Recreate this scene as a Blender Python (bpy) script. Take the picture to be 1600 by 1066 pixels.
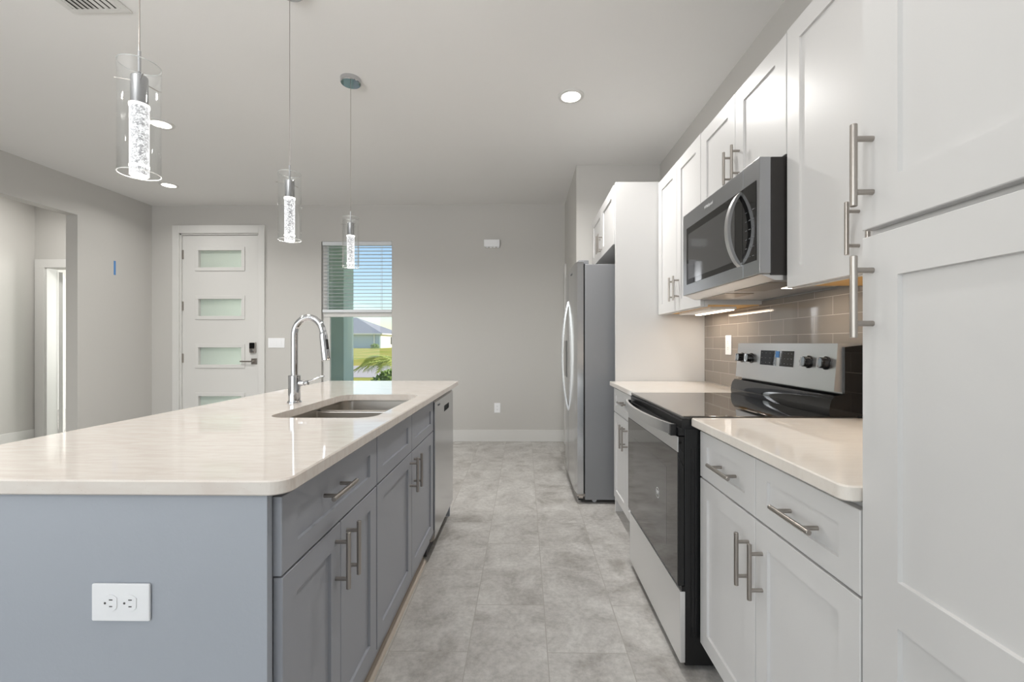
import bpy, bmesh, math, random
from mathutils import Vector, Matrix
random.seed(7)
for o in list(bpy.data.objects):
    bpy.data.objects.remove(o, do_unlink=True)
SC = bpy.context.scene
COL = SC.collection
PI = math.pi

# ------------------------------------------------------------------ camera, sky, sun, daylight, exposure
cam = bpy.data.cameras.new('camera')
camo = bpy.data.objects.new('camera', cam); COL.objects.link(camo)
camo.location = (0, 0, 1.18)
camo.rotation_euler = (PI / 2, 0, math.atan(10 / 690))
cam.sensor_fit = 'HORIZONTAL'; cam.sensor_width = 36
cam.lens = 690 / 1600 * 36
cam.shift_x = -9 / 1600
cam.shift_y = 3 / 1600
cam.clip_start = 0.02; cam.clip_end = 600
SC.camera = camo

def lin(r, g, b):
    f = lambda c: (c / 255 / 12.92) if c / 255 <= 0.04045 else ((c / 255 + 0.055) / 1.055) ** 2.4
    return (f(r), f(g), f(b), 1)

w = bpy.data.worlds.new('sky'); SC.world = w; w.use_nodes = True
wn = w.node_tree; wn.nodes.clear()
wo = wn.nodes.new('ShaderNodeOutputWorld'); wb = wn.nodes.new('ShaderNodeBackground')
sk = wn.nodes.new('ShaderNodeTexSky'); sk.sky_type = 'NISHITA'; sk.sun_disc = False
sk.sun_elevation = math.radians(30); sk.sun_rotation = math.radians(80); sk.air_density = 1.0; sk.dust_density = 0.6; sk.ozone_density = 1.5
wb.inputs['Strength'].default_value = 0.22
wn.links.new(sk.outputs[0], wb.inputs[0]); wn.links.new(wb.outputs[0], wo.inputs[0])

def lamp(name, kind, loc, energy, color=(1, 1, 1), aim=None, **kw):
    d = bpy.data.lights.new(name, kind); d.energy = energy; d.color = color
    for k, v in kw.items(): setattr(d, k, v)
    o = bpy.data.objects.new(name, d); COL.objects.link(o); o.location = loc
    if aim is not None:
        o.rotation_euler = (Vector(aim) - Vector(loc)).to_track_quat('-Z', 'Y').to_euler()
    return o

sun_dir = Vector((0.88, 0.16, 0.42))            # from the front right of the house
lamp('sun', 'SUN', (10, 12, 12), 4.6, (1, 0.94, 0.85), aim=Vector((10, 12, 12)) - sun_dir, angle=0.009)
# daylight of the sliding glass doors and the windows of the living room behind the camera
lamp('daylight_slider', 'AREA', (-2.2, -4.4, 1.25), 82, (0.94, 0.97, 1.0), aim=(-2.2, 5, 1.25), shape='RECTANGLE', size=4.2, size_y=2.3)
lamp('daylight_side_window', 'AREA', (-4.4, -1.6, 1.5), 22, (0.93, 0.97, 1.0), aim=(1, -1.6, 1.4), shape='RECTANGLE', size=2.2, size_y=1.5)
lamp('ceiling_fill', 'AREA', (-1.4, -0.5, 1.9), 40, (0.985, 0.99, 1), aim=(-1.4, 0.45, 2.9), shape='DISK', size=1.2)  # unseen fill lamp added to brighten the ceiling
lamp('hall_fill', 'AREA', (-5.0, 4.55, 2.8), 19, (1, 0.98, 0.94), aim=(-5.7, 4.0, 0), shape='DISK', size=0.3)  # added fill for the hall walls, not a fixture of the hall
lamp('bedroom_fill', 'AREA', (-4.75, 7.3, 1.5), 120, (1, 0.98, 0.95), aim=(-8, 7.3, 1.2), shape='RECTANGLE', size=1.6, size_y=1.3)  # added fill for the bedroom wall; this side has no window

SC.view_settings.view_transform = 'Standard'
SC.view_settings.look = 'None'
SC.view_settings.gamma = 1
SC.view_settings.use_curve_mapping = False
SC.view_settings.exposure = 0.0

# ------------------------------------------------------------------ materials
def new_mat(name):
    m = bpy.data.materials.new(name); m.use_nodes = True
    nt = m.node_tree; b = nt.nodes['Principled BSDF']
    return m, nt, b

def N(nt, t, **kw):
    n = nt.nodes.new(t)
    for k, v in kw.items():
        if k in n.inputs.keys(): n.inputs[k].default_value = v
        else: setattr(n, k, v)
    return n

def coords(nt, scale=(1, 1, 1)):
    g = N(nt, 'ShaderNodeNewGeometry')
    mp = N(nt, 'ShaderNodeMapping'); mp.inputs['Scale'].default_value = scale
    nt.links.new(g.outputs['Position'], mp.inputs['Vector'])
    return mp.outputs[0]

def plain(name, rgb, rough=0.5, metal=0.0, spec=0.5, bump=0.0, bscale=300, var=0.0, vscale=3, coat=0.0, stretch=(1, 1, 1)):
    m, nt, b = new_mat(name)
    b.inputs['Roughness'].default_value = rough; b.inputs['Metallic'].default_value = metal
    b.inputs['Specular IOR Level'].default_value = spec; b.inputs['Coat Weight'].default_value = coat
    c = lin(*rgb)
    b.inputs['Base Color'].default_value = c
    v = coords(nt, stretch)
    if var:
        n = N(nt, 'ShaderNodeTexNoise', Scale=vscale, Detail=4)
        nt.links.new(v, n.inputs['Vector'])
        mx = N(nt, 'ShaderNodeMix', data_type='RGBA')
        mx.inputs[6].default_value = tuple(x * (1 - var) for x in c[:3]) + (1,)
        mx.inputs[7].default_value = tuple(min(1, x * (1 + var)) for x in c[:3]) + (1,)
        nt.links.new(n.outputs[0], mx.inputs[0]); nt.links.new(mx.outputs[2], b.inputs['Base Color'])
    if bump:
        n2 = N(nt, 'ShaderNodeTexNoise', Scale=bscale, Detail=2)
        nt.links.new(v, n2.inputs['Vector'])
        bp = N(nt, 'ShaderNodeBump', Strength=bump, Distance=0.001)
        nt.links.new(n2.outputs[0], bp.inputs['Height']); nt.links.new(bp.outputs[0], b.inputs['Normal'])
    return m

M = {}
M['wall'] = plain('wall paint', (193, 191, 187), 0.75, spec=0.25, bump=0.25, bscale=120)
M['ceiling'] = plain('ceiling paint', (226, 225, 223), 0.85, spec=0.15, bump=0.35, bscale=90)
M['trim'] = plain('white trim paint', (210, 209, 206), 0.4, bump=0.05)
M['white_cab'] = plain('white cabinet paint', (206, 205, 204), 0.33, spec=0.45, bump=0.04, bscale=80)
M['grey_cab'] = plain('grey cabinet paint', (147, 150, 157), 0.38, spec=0.4, bump=0.04, bscale=80)
M['grey_panel_lit'] = plain('grey cabinet paint lit tone', (163, 168, 176), 0.5, spec=0.35, bump=0.35, bscale=110)  # cabinet paint again, its brighter cool daylight put into the colour
M['raw_wood'] = plain('raw maple underside', (222, 176, 104), 0.5, var=0.08, stretch=(4, 40, 4))
M['cab_dark'] = plain('cabinet inside', (60, 60, 62), 0.7)
M['toe'] = plain('toe kick board', (160, 148, 136), 0.6, var=0.06)
M['shoe'] = plain('beige shoe moulding', (186, 176, 164), 0.5)
M['steel'] = plain('brushed stainless steel', (205, 205, 206), 0.33, 1.0, bump=0.06, bscale=60, stretch=(1, 1, 40))
M['steel_mw'] = plain('microwave stainless steel', (172, 174, 177), 0.3, 1.0, bump=0.05, bscale=60, stretch=(1, 40, 1))
M['steel_drawer'] = plain('pale stainless drawer front', (236, 236, 236), 0.45, 0.9, bump=0.04, bscale=60, stretch=(1, 40, 1))
M['steel_v'] = plain('stainless door skin', (205, 206, 208), 0.17, 1.0, bump=0.03, bscale=60, stretch=(40, 40, 1))
M['fridge_side'] = plain('grey enamelled steel', (136, 137, 140), 0.42, 0.3, bump=0.15, bscale=400)
M['sink_steel'] = plain('satin sink steel', (198, 193, 186), 0.3, 1.0, bump=0.05, bscale=80, stretch=(1, 30, 1))
M['nickel'] = plain('brushed nickel', (168, 162, 156), 0.32, 1.0)
M['handle_steel'] = plain('satin handle steel', (228, 228, 228), 0.2, 1.0)
M['chrome'] = plain('polished chrome', (203, 204, 207), 0.04, 1.0)
M['black'] = plain('black enamel', (9, 9, 11), 0.35)
M['black_gloss'] = plain('black glass', (10, 10, 11), 0.04, spec=0.6)
M['cooktop'] = plain('ceramic cooktop glass', (16, 14, 13), 0.04, spec=0.9, coat=0.6)
M['oven_glass'] = plain('oven door glass', (42, 40, 39), 0.05, spec=0.8, coat=0.3)
M['micro_window'] = plain('microwave window glass', (62, 62, 63), 0.07, spec=0.8, coat=0.3)
M['dark_plastic'] = plain('dark plastic', (34, 31, 30), 0.4)
M['white_plastic'] = plain('white plastic', (236, 237, 239), 0.3)
M['slot'] = plain('dark slot', (70, 68, 66), 0.6)
M['blue_tape'] = plain('blue painter tape', (84, 134, 190), 0.7)
M['decal'] = plain('pale printed mark', (206, 206, 206), 0.5)
M['decal_dark'] = plain('grey printed mark', (92, 94, 98), 0.5)
M['blind'] = plain('white vinyl blind slat', (214, 217, 220), 0.5)
M['vent_shade'] = plain('painted duct shade', (40, 40, 40), 0.9)  # dark tone paints the shade behind the vent louvres
M['stucco_green'] = plain('sage stucco', (198, 218, 209), 0.9, bump=0.6, bscale=60, var=0.06)
M['stucco_pale'] = plain('pale blue stucco', (176, 194, 204), 0.9, var=0.03)
M['stucco_white'] = plain('white stucco', (235, 232, 222), 0.9)
M['shingle'] = plain('grey shingle', (150, 150, 156), 0.9, var=0.25, vscale=6)
M['concrete'] = plain('concrete walk', (214, 200, 190), 0.9, var=0.08)
M['palm_leaf'] = plain('palm leaflet', (186, 196, 104), 0.5, var=0.3, vscale=9)
M['palm_trunk'] = plain('palm trunk', (110, 90, 66), 0.9, var=0.3, vscale=30)
M['leaf'] = plain('shrub leaf', (120, 150, 62), 0.6, var=0.4, vscale=12)
M['porch_slab'] = plain('porch slab', (190, 186, 180), 0.9, var=0.05)

def emit(name, rgb, strength):
    m, nt, b = new_mat(name)
    b.inputs['Base Color'].default_value = lin(*rgb)
    b.inputs['Emission Color'].default_value = lin(*rgb); b.inputs['Emission Strength'].default_value = strength
    return m
M['led'] = emit('lit led diffuser', (255, 236, 214), 6)
M['can'] = emit('lit can diffuser', (255, 250, 240), 5)
M['hood_lamp'] = emit('lit hood lamp', (255, 232, 205), 4)

def thin_glass(name, tint=(1, 1, 1, 1), edge=0.5, refl=(1, 1, 1, 1), power=4):
    m, nt, b = new_mat(name); nt.nodes.remove(b)
    out = nt.nodes['Material Output']
    t = N(nt, 'ShaderNodeBsdfTransparent'); t.inputs[0].default_value = tint
    g = N(nt, 'ShaderNodeBsdfGlossy', Roughness=0.02); g.inputs[0].default_value = refl
    lw0 = N(nt, 'ShaderNodeLayerWeight', Blend=0.5)
    lp = N(nt, 'ShaderNodeMath', operation='POWER'); lp.inputs[1].default_value = power; nt.links.new(lw0.outputs['Facing'], lp.inputs[0])
    lw = N(nt, 'ShaderNodeMath', operation='ADD'); lw.inputs[1].default_value = 0.04; nt.links.new(lp.outputs[0], lw.inputs[0])
    mt = N(nt, 'ShaderNodeMath', operation='MULTIPLY'); mt.inputs[1].default_value = edge
    mx = N(nt, 'ShaderNodeMixShader')
    nt.links.new(lw.outputs[0], mt.inputs[0]); nt.links.new(mt.outputs[0], mx.inputs[0])
    nt.links.new(t.outputs[0], mx.inputs[1]); nt.links.new(g.outputs[0], mx.inputs[2]); nt.links.new(mx.outputs[0], out.inputs[0])
    return m
M['glass'] = thin_glass('window glass', (0.97, 0.985, 0.98, 1), 0.6)
M['pendant_glass'] = thin_glass('pendant cylinder glass', (0.982, 0.986, 0.986, 1), 0.75, power=2.6)

M['rim_glint'] = plain('pale glass rim glint', (215, 219, 219), 0.08, 0.55)  # pale tone paints the bright glint along the glass edges
def frosted():
    m, nt, b = new_mat('frosted door glass')
    b.inputs['Base Color'].default_value = lin(232, 238, 230); b.inputs['Roughness'].default_value = 0.45
    b.inputs['Transmission Weight'].default_value = 0.55
    v = coords(nt); n = N(nt, 'ShaderNodeTexNoise', Scale=90, Detail=3); nt.links.new(v, n.inputs['Vector'])
    bp = N(nt, 'ShaderNodeBump', Strength=0.5, Distance=0.002); nt.links.new(n.outputs[0], bp.inputs['Height']); nt.links.new(bp.outputs[0], b.inputs['Normal'])
    return m
M['frosted'] = frosted()

def crystal():                                       # lit bubble-filled crystal rod: it is the lamp's light source
    m, nt, b = new_mat('lit bubble crystal')
    v = coords(nt)
    n = N(nt, 'ShaderNodeTexVoronoi', Scale=165); n.feature = 'SMOOTH_F1'
    nz = N(nt, 'ShaderNodeTexNoise', Scale=120, Detail=3)
    nt.links.new(v, nz.inputs['Vector'])
    ad = N(nt, 'ShaderNodeMix', data_type='RGBA'); ad.inputs[0].default_value = 0.03
    nt.links.new(v, ad.inputs[6]); nt.links.new(nz.outputs['Color'], ad.inputs[7])
    nt.links.new(ad.outputs[2], n.inputs['Vector'])
    rp = N(nt, 'ShaderNodeValToRGB')
    e = rp.color_ramp.elements
    e[0].position = 0.16; e[0].color = (1, 1, 1, 1); e[1].position = 0.6; e[1].color = (0.06, 0.06, 0.065, 1)
    nt.links.new(n.outputs['Distance'], rp.inputs[0])
    lw = N(nt, 'ShaderNodeLayerWeight', Blend=0.35)
    mx = N(nt, 'ShaderNodeMix', data_type='RGBA'); mx.inputs[7].default_value = (1, 1, 1, 1)
    nt.links.new(lw.outputs['Facing'], mx.inputs[0]); nt.links.new(rp.outputs[0], mx.inputs[6])
    b.inputs['Base Color'].default_value = (0.25, 0.25, 0.26, 1); b.inputs['Roughness'].default_value = 0.1
    nt.links.new(mx.outputs[2], b.inputs['Emission Color']); b.inputs['Emission Strength'].default_value = 1.15
    return m
M['crystal'] = crystal()
M['crystal_rim'] = emit('lit crystal rim', (255, 252, 246), 3)

def quartz(name, base, vein):
    m, nt, b = new_mat(name)
    b.inputs['Roughness'].default_value = 0.055; b.inputs['Specular IOR Level'].default_value = 0.5
    v = coords(nt); vs = coords(nt, (5, 26, 8))
    n1 = N(nt, 'ShaderNodeTexNoise', Scale=2.4, Detail=6, Distortion=0.6); nt.links.new(vs, n1.inputs['Vector'])
    r1 = N(nt, 'ShaderNodeValToRGB'); e = r1.color_ramp.elements
    e[0].position = 0.35; e[0].color = lin(*vein); e[1].position = 0.62; e[1].color = lin(*base)
    nt.links.new(n1.outputs[0], r1.inputs[0])
    vo = N(nt, 'ShaderNodeTexVoronoi', Scale=230); nt.links.new(v, vo.inputs['Vector'])
    r2 = N(nt, 'ShaderNodeValToRGB'); e = r2.color_ramp.elements
    e[0].position = 0.0; e[0].color = (1, 1, 1, 1); e[1].position = 0.16; e[1].color = (0, 0, 0, 1)
    nt.links.new(vo.outputs['Distance'], r2.inputs[0])
    wn_ = N(nt, 'ShaderNodeTexWhiteNoise'); nt.links.new(vo.outputs['Position'], wn_.inputs['Vector'])
    gt = N(nt, 'ShaderNodeMath', operation='GREATER_THAN'); gt.inputs[1].default_value = 0.72
    nt.links.new(wn_.outputs['Value'], gt.inputs[0])
    mu = N(nt, 'ShaderNodeMath', operation='MULTIPLY'); nt.links.new(gt.outputs[0], mu.inputs[0]); nt.links.new(r2.outputs[0], mu.inputs[1])
    mx = N(nt, 'ShaderNodeMix', data_type='RGBA'); mx.inputs[7].default_value = lin(150, 138, 126)
    nt.links.new(mu.outputs[0], mx.inputs[0]); nt.links.new(r1.outputs[0], mx.inputs[6])
    nt.links.new(mx.outputs[2], b.inputs['Base Color'])
    return m
M['quartz'] = quartz('white quartz', (215, 209, 202), (208, 199, 191))
M['quartz_plain'] = quartz('cream speckled quartz', (218, 212, 204), (215, 208, 200))

def floor_tile():
    m, nt, b = new_mat('grey porcelain floor tile')
    g = N(nt, 'ShaderNodeNewGeometry'); sp = N(nt, 'ShaderNodeSeparateXYZ'); nt.links.new(g.outputs['Position'], sp.inputs[0])
    ax = N(nt, 'ShaderNodeMath', operation='ADD'); ax.inputs[1].default_value = 0.215 + 0.3035 * 40
    ay = N(nt, 'ShaderNodeMath', operation='ADD'); ay.inputs[1].default_value = -1.683 + 0.608 * 40
    nt.links.new(sp.outputs[0], ax.inputs[0]); nt.links.new(sp.outputs[1], ay.inputs[0])
    cb = N(nt, 'ShaderNodeCombineXYZ'); nt.links.new(ay.outputs[0], cb.inputs[0]); nt.links.new(ax.outputs[0], cb.inputs[1])
    br = N(nt, 'ShaderNodeTexBrick'); br.offset = 0.5; br.offset_frequency = 2; br.squash = 1
    br.inputs['Scale'].default_value = 1; br.inputs['Mortar Size'].default_value = 0.0022; br.inputs['Mortar Smooth'].default_value = 0.2
    br.inputs['Brick Width'].default_value = 0.608; br.inputs['Row Height'].default_value = 0.3035; br.inputs['Bias'].default_value = 0
    br.inputs['Color1'].default_value = (0, 0, 0, 1); br.inputs['Color2'].default_value = (1, 1, 1, 1); br.inputs['Mortar'].default_value = (0.5, 0.5, 0.5, 1)
    nt.links.new(cb.outputs[0], br.inputs['Vector'])
    sc = N(nt, 'ShaderNodeMath', operation='MULTIPLY'); sc.inputs[1].default_value = 37.0
    rgb2 = N(nt, 'ShaderNodeRGBToBW'); nt.links.new(br.outputs['Color'], rgb2.inputs[0]); nt.links.new(rgb2.outputs[0], sc.inputs[0])
    n1 = N(nt, 'ShaderNodeTexNoise', Scale=5.0, Detail=9, Roughness=0.68, Distortion=0.7); n1.noise_dimensions = '4D'
    nt.links.new(g.outputs['Position'], n1.inputs['Vector']); nt.links.new(sc.outputs[0], n1.inputs['W'])
    r1 = N(nt, 'ShaderNodeValToRGB'); e = r1.color_ramp.elements
    e[0].position = 0.34; e[0].color = lin(153, 149, 143); e[1].position = 0.62; e[1].color = lin(196, 194, 190)
    k = r1.color_ramp.elements.new(0.47); k.color = lin(178, 175, 171)
    nt.links.new(n1.outputs[0], r1.inputs[0])
    n2 = N(nt, 'ShaderNodeTexNoise', Scale=42, Detail=7, Roughness=0.75); nt.links.new(g.outputs['Position'], n2.inputs['Vector'])
    r2 = N(nt, 'ShaderNodeValToRGB'); e = r2.color_ramp.elements
    e[0].position = 0.38; e[0].color = (0.84, 0.84, 0.84, 1); e[1].position = 0.58; e[1].color = (1.04, 1.04, 1.04, 1)
    nt.links.new(n2.outputs[0], r2.inputs[0])
    ml = N(nt, 'ShaderNodeMix', data_type='RGBA', blend_type='MULTIPLY'); ml.inputs[0].default_value = 1
    nt.links.new(r1.outputs[0], ml.inputs[6]); nt.links.new(r2.outputs[0], ml.inputs[7])
    mx = N(nt, 'ShaderNodeMix', data_type='RGBA'); mx.inputs[7].default_value = lin(164, 160, 154)
    nt.links.new(br.outputs['Fac'], mx.inputs[0]); nt.links.new(ml.outputs[2], mx.inputs[6]); nt.links.new(mx.outputs[2], b.inputs['Base Color'])
    b.inputs['Roughness'].default_value = 0.38; b.inputs['Specular IOR Level'].default_value = 0.45
    bp = N(nt, 'ShaderNodeBump', Strength=0.5, Distance=0.001); bp.invert = True
    nt.links.new(br.outputs['Fac'], bp.inputs['Height']); nt.links.new(bp.outputs[0], b.inputs['Normal'])
    return m
M['floor'] = floor_tile()

def splash():
    m, nt, b = new_mat('glossy taupe wall tile')
    g = N(nt, 'ShaderNodeNewGeometry'); sp = N(nt, 'ShaderNodeSeparateXYZ'); nt.links.new(g.outputs['Position'], sp.inputs[0])
    ay = N(nt, 'ShaderNodeMath', operation='ADD'); ay.inputs[1].default_value = -1.705 + 0.2285 * 40
    az = N(nt, 'ShaderNodeMath', operation='ADD'); az.inputs[1].default_value = -0.914 + 0.0762 * 41
    nt.links.new(sp.outputs[1], ay.inputs[0]); nt.links.new(sp.outputs[2], az.inputs[0])
    cb = N(nt, 'ShaderNodeCombineXYZ'); nt.links.new(ay.outputs[0], cb.inputs[0]); nt.links.new(az.outputs[0], cb.inputs[1])
    br = N(nt, 'ShaderNodeTexBrick'); br.offset = 0.5; br.offset_frequency = 2
    br.inputs['Scale'].default_value = 1; br.inputs['Mortar Size'].default_value = 0.0016; br.inputs['Mortar Smooth'].default_value = 0.5
    br.inputs['Brick Width'].default_value = 0.2285; br.inputs['Row Height'].default_value = 0.0762
    br.inputs['Color1'].default_value = lin(128, 119, 110); br.inputs['Color2'].default_value = lin(140, 131, 122); br.inputs['Mortar'].default_value = lin(186, 178, 168)
    nt.links.new(cb.outputs[0], br.inputs['Vector']); nt.links.new(br.outputs['Color'], b.inputs['Base Color'])
    b.inputs['Roughness'].default_value = 0.06; b.inputs['Specular IOR Level'].default_value = 0.75
    bp = N(nt, 'ShaderNodeBump', Strength=0.6, Distance=0.001); bp.invert = True
    nt.links.new(br.outputs['Fac'], bp.inputs['Height']); nt.links.new(bp.outputs[0], b.inputs['Normal'])
    return m
M['splash'] = splash()

def lawn():
    m, nt, b = new_mat('dry lawn')
    v = coords(nt); n = N(nt, 'ShaderNodeTexNoise', Scale=0.25, Detail=8, Roughness=0.7); nt.links.new(v, n.inputs['Vector'])
    r = N(nt, 'ShaderNodeValToRGB'); e = r.color_ramp.elements
    e[0].position = 0.35; e[0].color = lin(150, 168, 62); e[1].position = 0.62; e[1].color = lin(214, 190, 112)
    nt.links.new(n.outputs[0], r.inputs[0]); nt.links.new(r.outputs[0], b.inputs['Base Color']); b.inputs['Roughness'].default_value = 1
    b.inputs['Specular IOR Level'].default_value = 0
    return m
M['lawn'] = lawn()

# ------------------------------------------------------------------ mesh helpers
ORG = {}
class MB:
    def __init__(s): s.bm = bmesh.new()
    def _new(s, verts, faces):
        vs = [s.bm.verts.new(v) for v in verts]
        for f in faces:
            try: s.bm.faces.new([vs[i] for i in f])
            except ValueError: pass
        return vs
    def box(s, x0, x1, y0, y1, z0, z1, bev=0.0, seg=2):
        x0, x1 = sorted((x0, x1)); y0, y1 = sorted((y0, y1)); z0, z1 = sorted((z0, z1))
        vs = s._new([(x0, y0, z0), (x1, y0, z0), (x1, y1, z0), (x0, y1, z0), (x0, y0, z1), (x1, y0, z1), (x1, y1, z1), (x0, y1, z1)],
                    [(3, 2, 1, 0), (4, 5, 6, 7), (0, 1, 5, 4), (1, 2, 6, 5), (2, 3, 7, 6), (3, 0, 4, 7)])
        if bev:
            es = {e for v in vs for e in v.link_edges}
            bmesh.ops.bevel(s.bm, geom=list(es), offset=bev, segments=seg, affect='EDGES', profile=0.5)
        return s
    def prism(s, pts, axis, a, b):
        """2-D outline extruded along axis: x -> pts are (y,z); y -> (x,z); z -> (x,y)"""
        def P(p, t): return {'x': (t, p[0], p[1]), 'y': (p[0], t, p[1]), 'z': (p[0], p[1], t)}[axis]
        n = len(pts)
        s._new([P(p, a) for p in pts] + [P(p, b) for p in pts],
               [tuple(range(n))[::-1], tuple(range(n, 2 * n))] + [(i, (i + 1) % n, n + (i + 1) % n, n + i) for i in range(n)])
        return s
    def tube(s, path, r, seg=14, cap=True):
        path = [Vector(p) for p in path]; rr = r if isinstance(r, (list, tuple)) else [r] * len(path)
        rings = []; up = None
        for i, p in enumerate(path):
            t = (path[min(i + 1, len(path) - 1)] - path[max(i - 1, 0)]).normalized()
            if up is None:
                up = Vector((0, 0, 1)) if abs(t.z) < 0.9 else Vector((1, 0, 0))
            u = (up - t * up.dot(t)).normalized(); v = t.cross(u); up = u
            rings.append([s.bm.verts.new(p + (u * math.cos(k * 2 * PI / seg) + v * math.sin(k * 2 * PI / seg)) * rr[i]) for k in range(seg)])
        for a, b in zip(rings, rings[1:]):
            for k in range(seg): s.bm.faces.new((a[k], a[(k + 1) % seg], b[(k + 1) % seg], b[k]))
        if cap: s.bm.faces.new(rings[0][::-1]); s.bm.faces.new(rings[-1])
        return s
    def lathe(s, c, prof, seg=40, axis='z'):
        """profile (radius, height) revolved about an axis through c"""
        rings = []
        for r, h in prof:
            ring = []
            for k in range(seg):
                a = 2 * PI * k / seg; u, v = r * math.cos(a), r * math.sin(a)
                d = {'z': (u, v, h), 'x': (h, u, v), 'y': (u, h, v)}[axis]
                ring.append(s.bm.verts.new((c[0] + d[0], c[1] + d[1], c[2] + d[2])))
            rings.append(ring)
        for a, b in zip(rings, rings[1:]):
            for k in range(seg): s.bm.faces.new((a[k], a[(k + 1) % seg], b[(k + 1) % seg], b[k]))
        return s
    def quad(s, *pts): s._new(pts, [tuple(range(len(pts)))]); return s
    def build(s, name, mat, parent=None, smooth=True, origin=None):
        bm = s.bm
        bmesh.ops.remove_doubles(bm, verts=bm.verts, dist=1e-6)
        bmesh.ops.recalc_face_normals(bm, faces=bm.faces)
        if origin is not None: org = Vector(origin)
        elif parent is not None: org = ORG[parent.name]
        else:
            xs = [v.co for v in bm.verts]
            lo = Vector([min(v[i] for v in xs) for i in range(3)]); hi = Vector([max(v[i] for v in xs) for i in range(3)])
            org = Vector(((lo.x + hi.x) / 2, (lo.y + hi.y) / 2, lo.z))
        for v in bm.verts: v.co -= org
        me = bpy.data.meshes.new(name); bm.to_mesh(me); bm.free()
        me.materials.append(mat)
        if smooth:
            for p in me.polygons: p.use_smooth = True
            try: me.set_sharp_from_angle(angle=math.radians(35))
            except Exception: pass
        o = bpy.data.objects.new(name, me); COL.objects.link(o)
        if smooth:
            wm = o.modifiers.new('weighted normals', 'WEIGHTED_NORMAL'); wm.keep_sharp = True; wm.weight = 100
        if parent is not None: o.parent = parent
        else: o.location = org
        ORG[o.name] = org
        return o

def tag(o, label, cat, group=None, kind=None):
    if label: o['label'] = label
    if cat: o['category'] = cat
    if group: o['group'] = group
    if kind: o['kind'] = kind
    return o
def thing(name, label, cat, loc, group=None):
    o = bpy.data.objects.new(name, None); COL.objects.link(o); o.location = loc; o.empty_display_size = 0.1
    ORG[o.name] = Vector(loc)
    return tag(o, label, cat, group)
def struct(o, label=None, cat=None): return tag(o, label, cat, None, 'structure')
def copy_tree(o, parent=None):
    c = o.copy(); COL.objects.link(c); c.parent = parent
    for ch in list(o.children): copy_tree(ch, c)
    return c
def text_mesh(name, s, size, mat, parent, origin, xdir, ydir, depth=0.0006, bold=0.0):
    cu = bpy.data.curves.new(name + '_c', 'FONT'); cu.body = s; cu.size = size; cu.align_x = 'CENTER'; cu.align_y = 'CENTER'; cu.extrude = depth; cu.offset = bold
    to = bpy.data.objects.new(name + '_t', cu); COL.objects.link(to)
    dg = bpy.context.evaluated_depsgraph_get(); dg.update()
    me = bpy.data.meshes.new_from_object(to.evaluated_get(dg))
    bpy.data.objects.remove(to, do_unlink=True); bpy.data.curves.remove(cu)
    x = Vector(xdir).normalized(); y = Vector(ydir).normalized(); z = x.cross(y)
    Mx = Matrix((x, y, z)).transposed().to_4x4(); Mx.translation = Vector(origin) - ORG[parent.name]
    me.transform(Mx); me.name = name; me.materials.clear(); me.materials.append(mat)
    o = bpy.data.objects.new(name, me); COL.objects.link(o); o.parent = parent; ORG[o.name] = ORG[parent.name]
    return o

# ------------------------------------------------------------------ room shell
XR, XL, YF, ZC, YB = 1.266, -4.515, 5.29, 2.845, -4.5
WT = 0.12
DX0, DX1, DZ = -4.17, -3.20, 2.505        # front door opening
WX0, WX1, WZ0, WZ1 = -2.446, -1.592, 0.62, 2.405   # window opening
def holed_wall(name, axis, p0, p1, u0, u1, z0, z1, holes, mat):
    """wall slab normal to axis between p0,p1; holes = (u0,u1,z0,z1)"""
    mb = MB()
    us = sorted({u0, u1, *[h[0] for h in holes], *[h[1] for h in holes]}); zs = sorted({z0, z1, *[h[2] for h in holes], *[h[3] for h in holes]})
    for a, b in zip(us, us[1:]):
        zr = None
        for c, d in zip(zs, zs[1:]):
            if any(h[0] <= a and b <= h[1] and h[2] <= c and d <= h[3] for h in holes):
                continue
            if axis == 'y': mb.box(a, b, p0, p1, c, d)
            else: mb.box(p0, p1, a, b, c, d)
    return struct(mb.build(name, mat, smooth=False))
struct(MB().box(-8.6, XR + WT, YB - WT, 8.8, -0.12, 0).build('floor', M['floor'], smooth=False))
struct(MB().box(-8.6, XR + WT, YB - WT, YF + WT, ZC, ZC + 0.12).build('ceiling', M['ceiling'], smooth=False))
holed_wall('wall_far', 'y', YF, YF + WT, XL - WT, XR + WT, 0, ZC, [(DX0, DX1, 0, DZ), (WX0, WX1, WZ0, WZ1)], M['wall'])
struct(MB().box(XR, XR + WT, YB - WT, YF + WT, 0, ZC).build('wall_right', M['wall'], smooth=False))
OP0, OP1, OPZ = 1.9, 4.40, 2.475
holed_wall('wall_left', 'x', XL - WT, XL, YB, YF, 0, ZC, [(OP0, OP1, 0, OPZ), (-2.7, -0.5, 0.8, 2.3)], M['wall'])
holed_wall('wall_back', 'y', YB - WT, YB, XL - WT, XR + WT, 0, ZC, [(-4.3, -0.1, 0.0, 2.42)], M['wall'])
struct(MB().box(0.488, XR, 4.135, 4.255, 0, ZC).box(0.488, 0.60, 4.255, YF, 0, ZC).build('wall_alcove', M['wall'], smooth=False))
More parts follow.
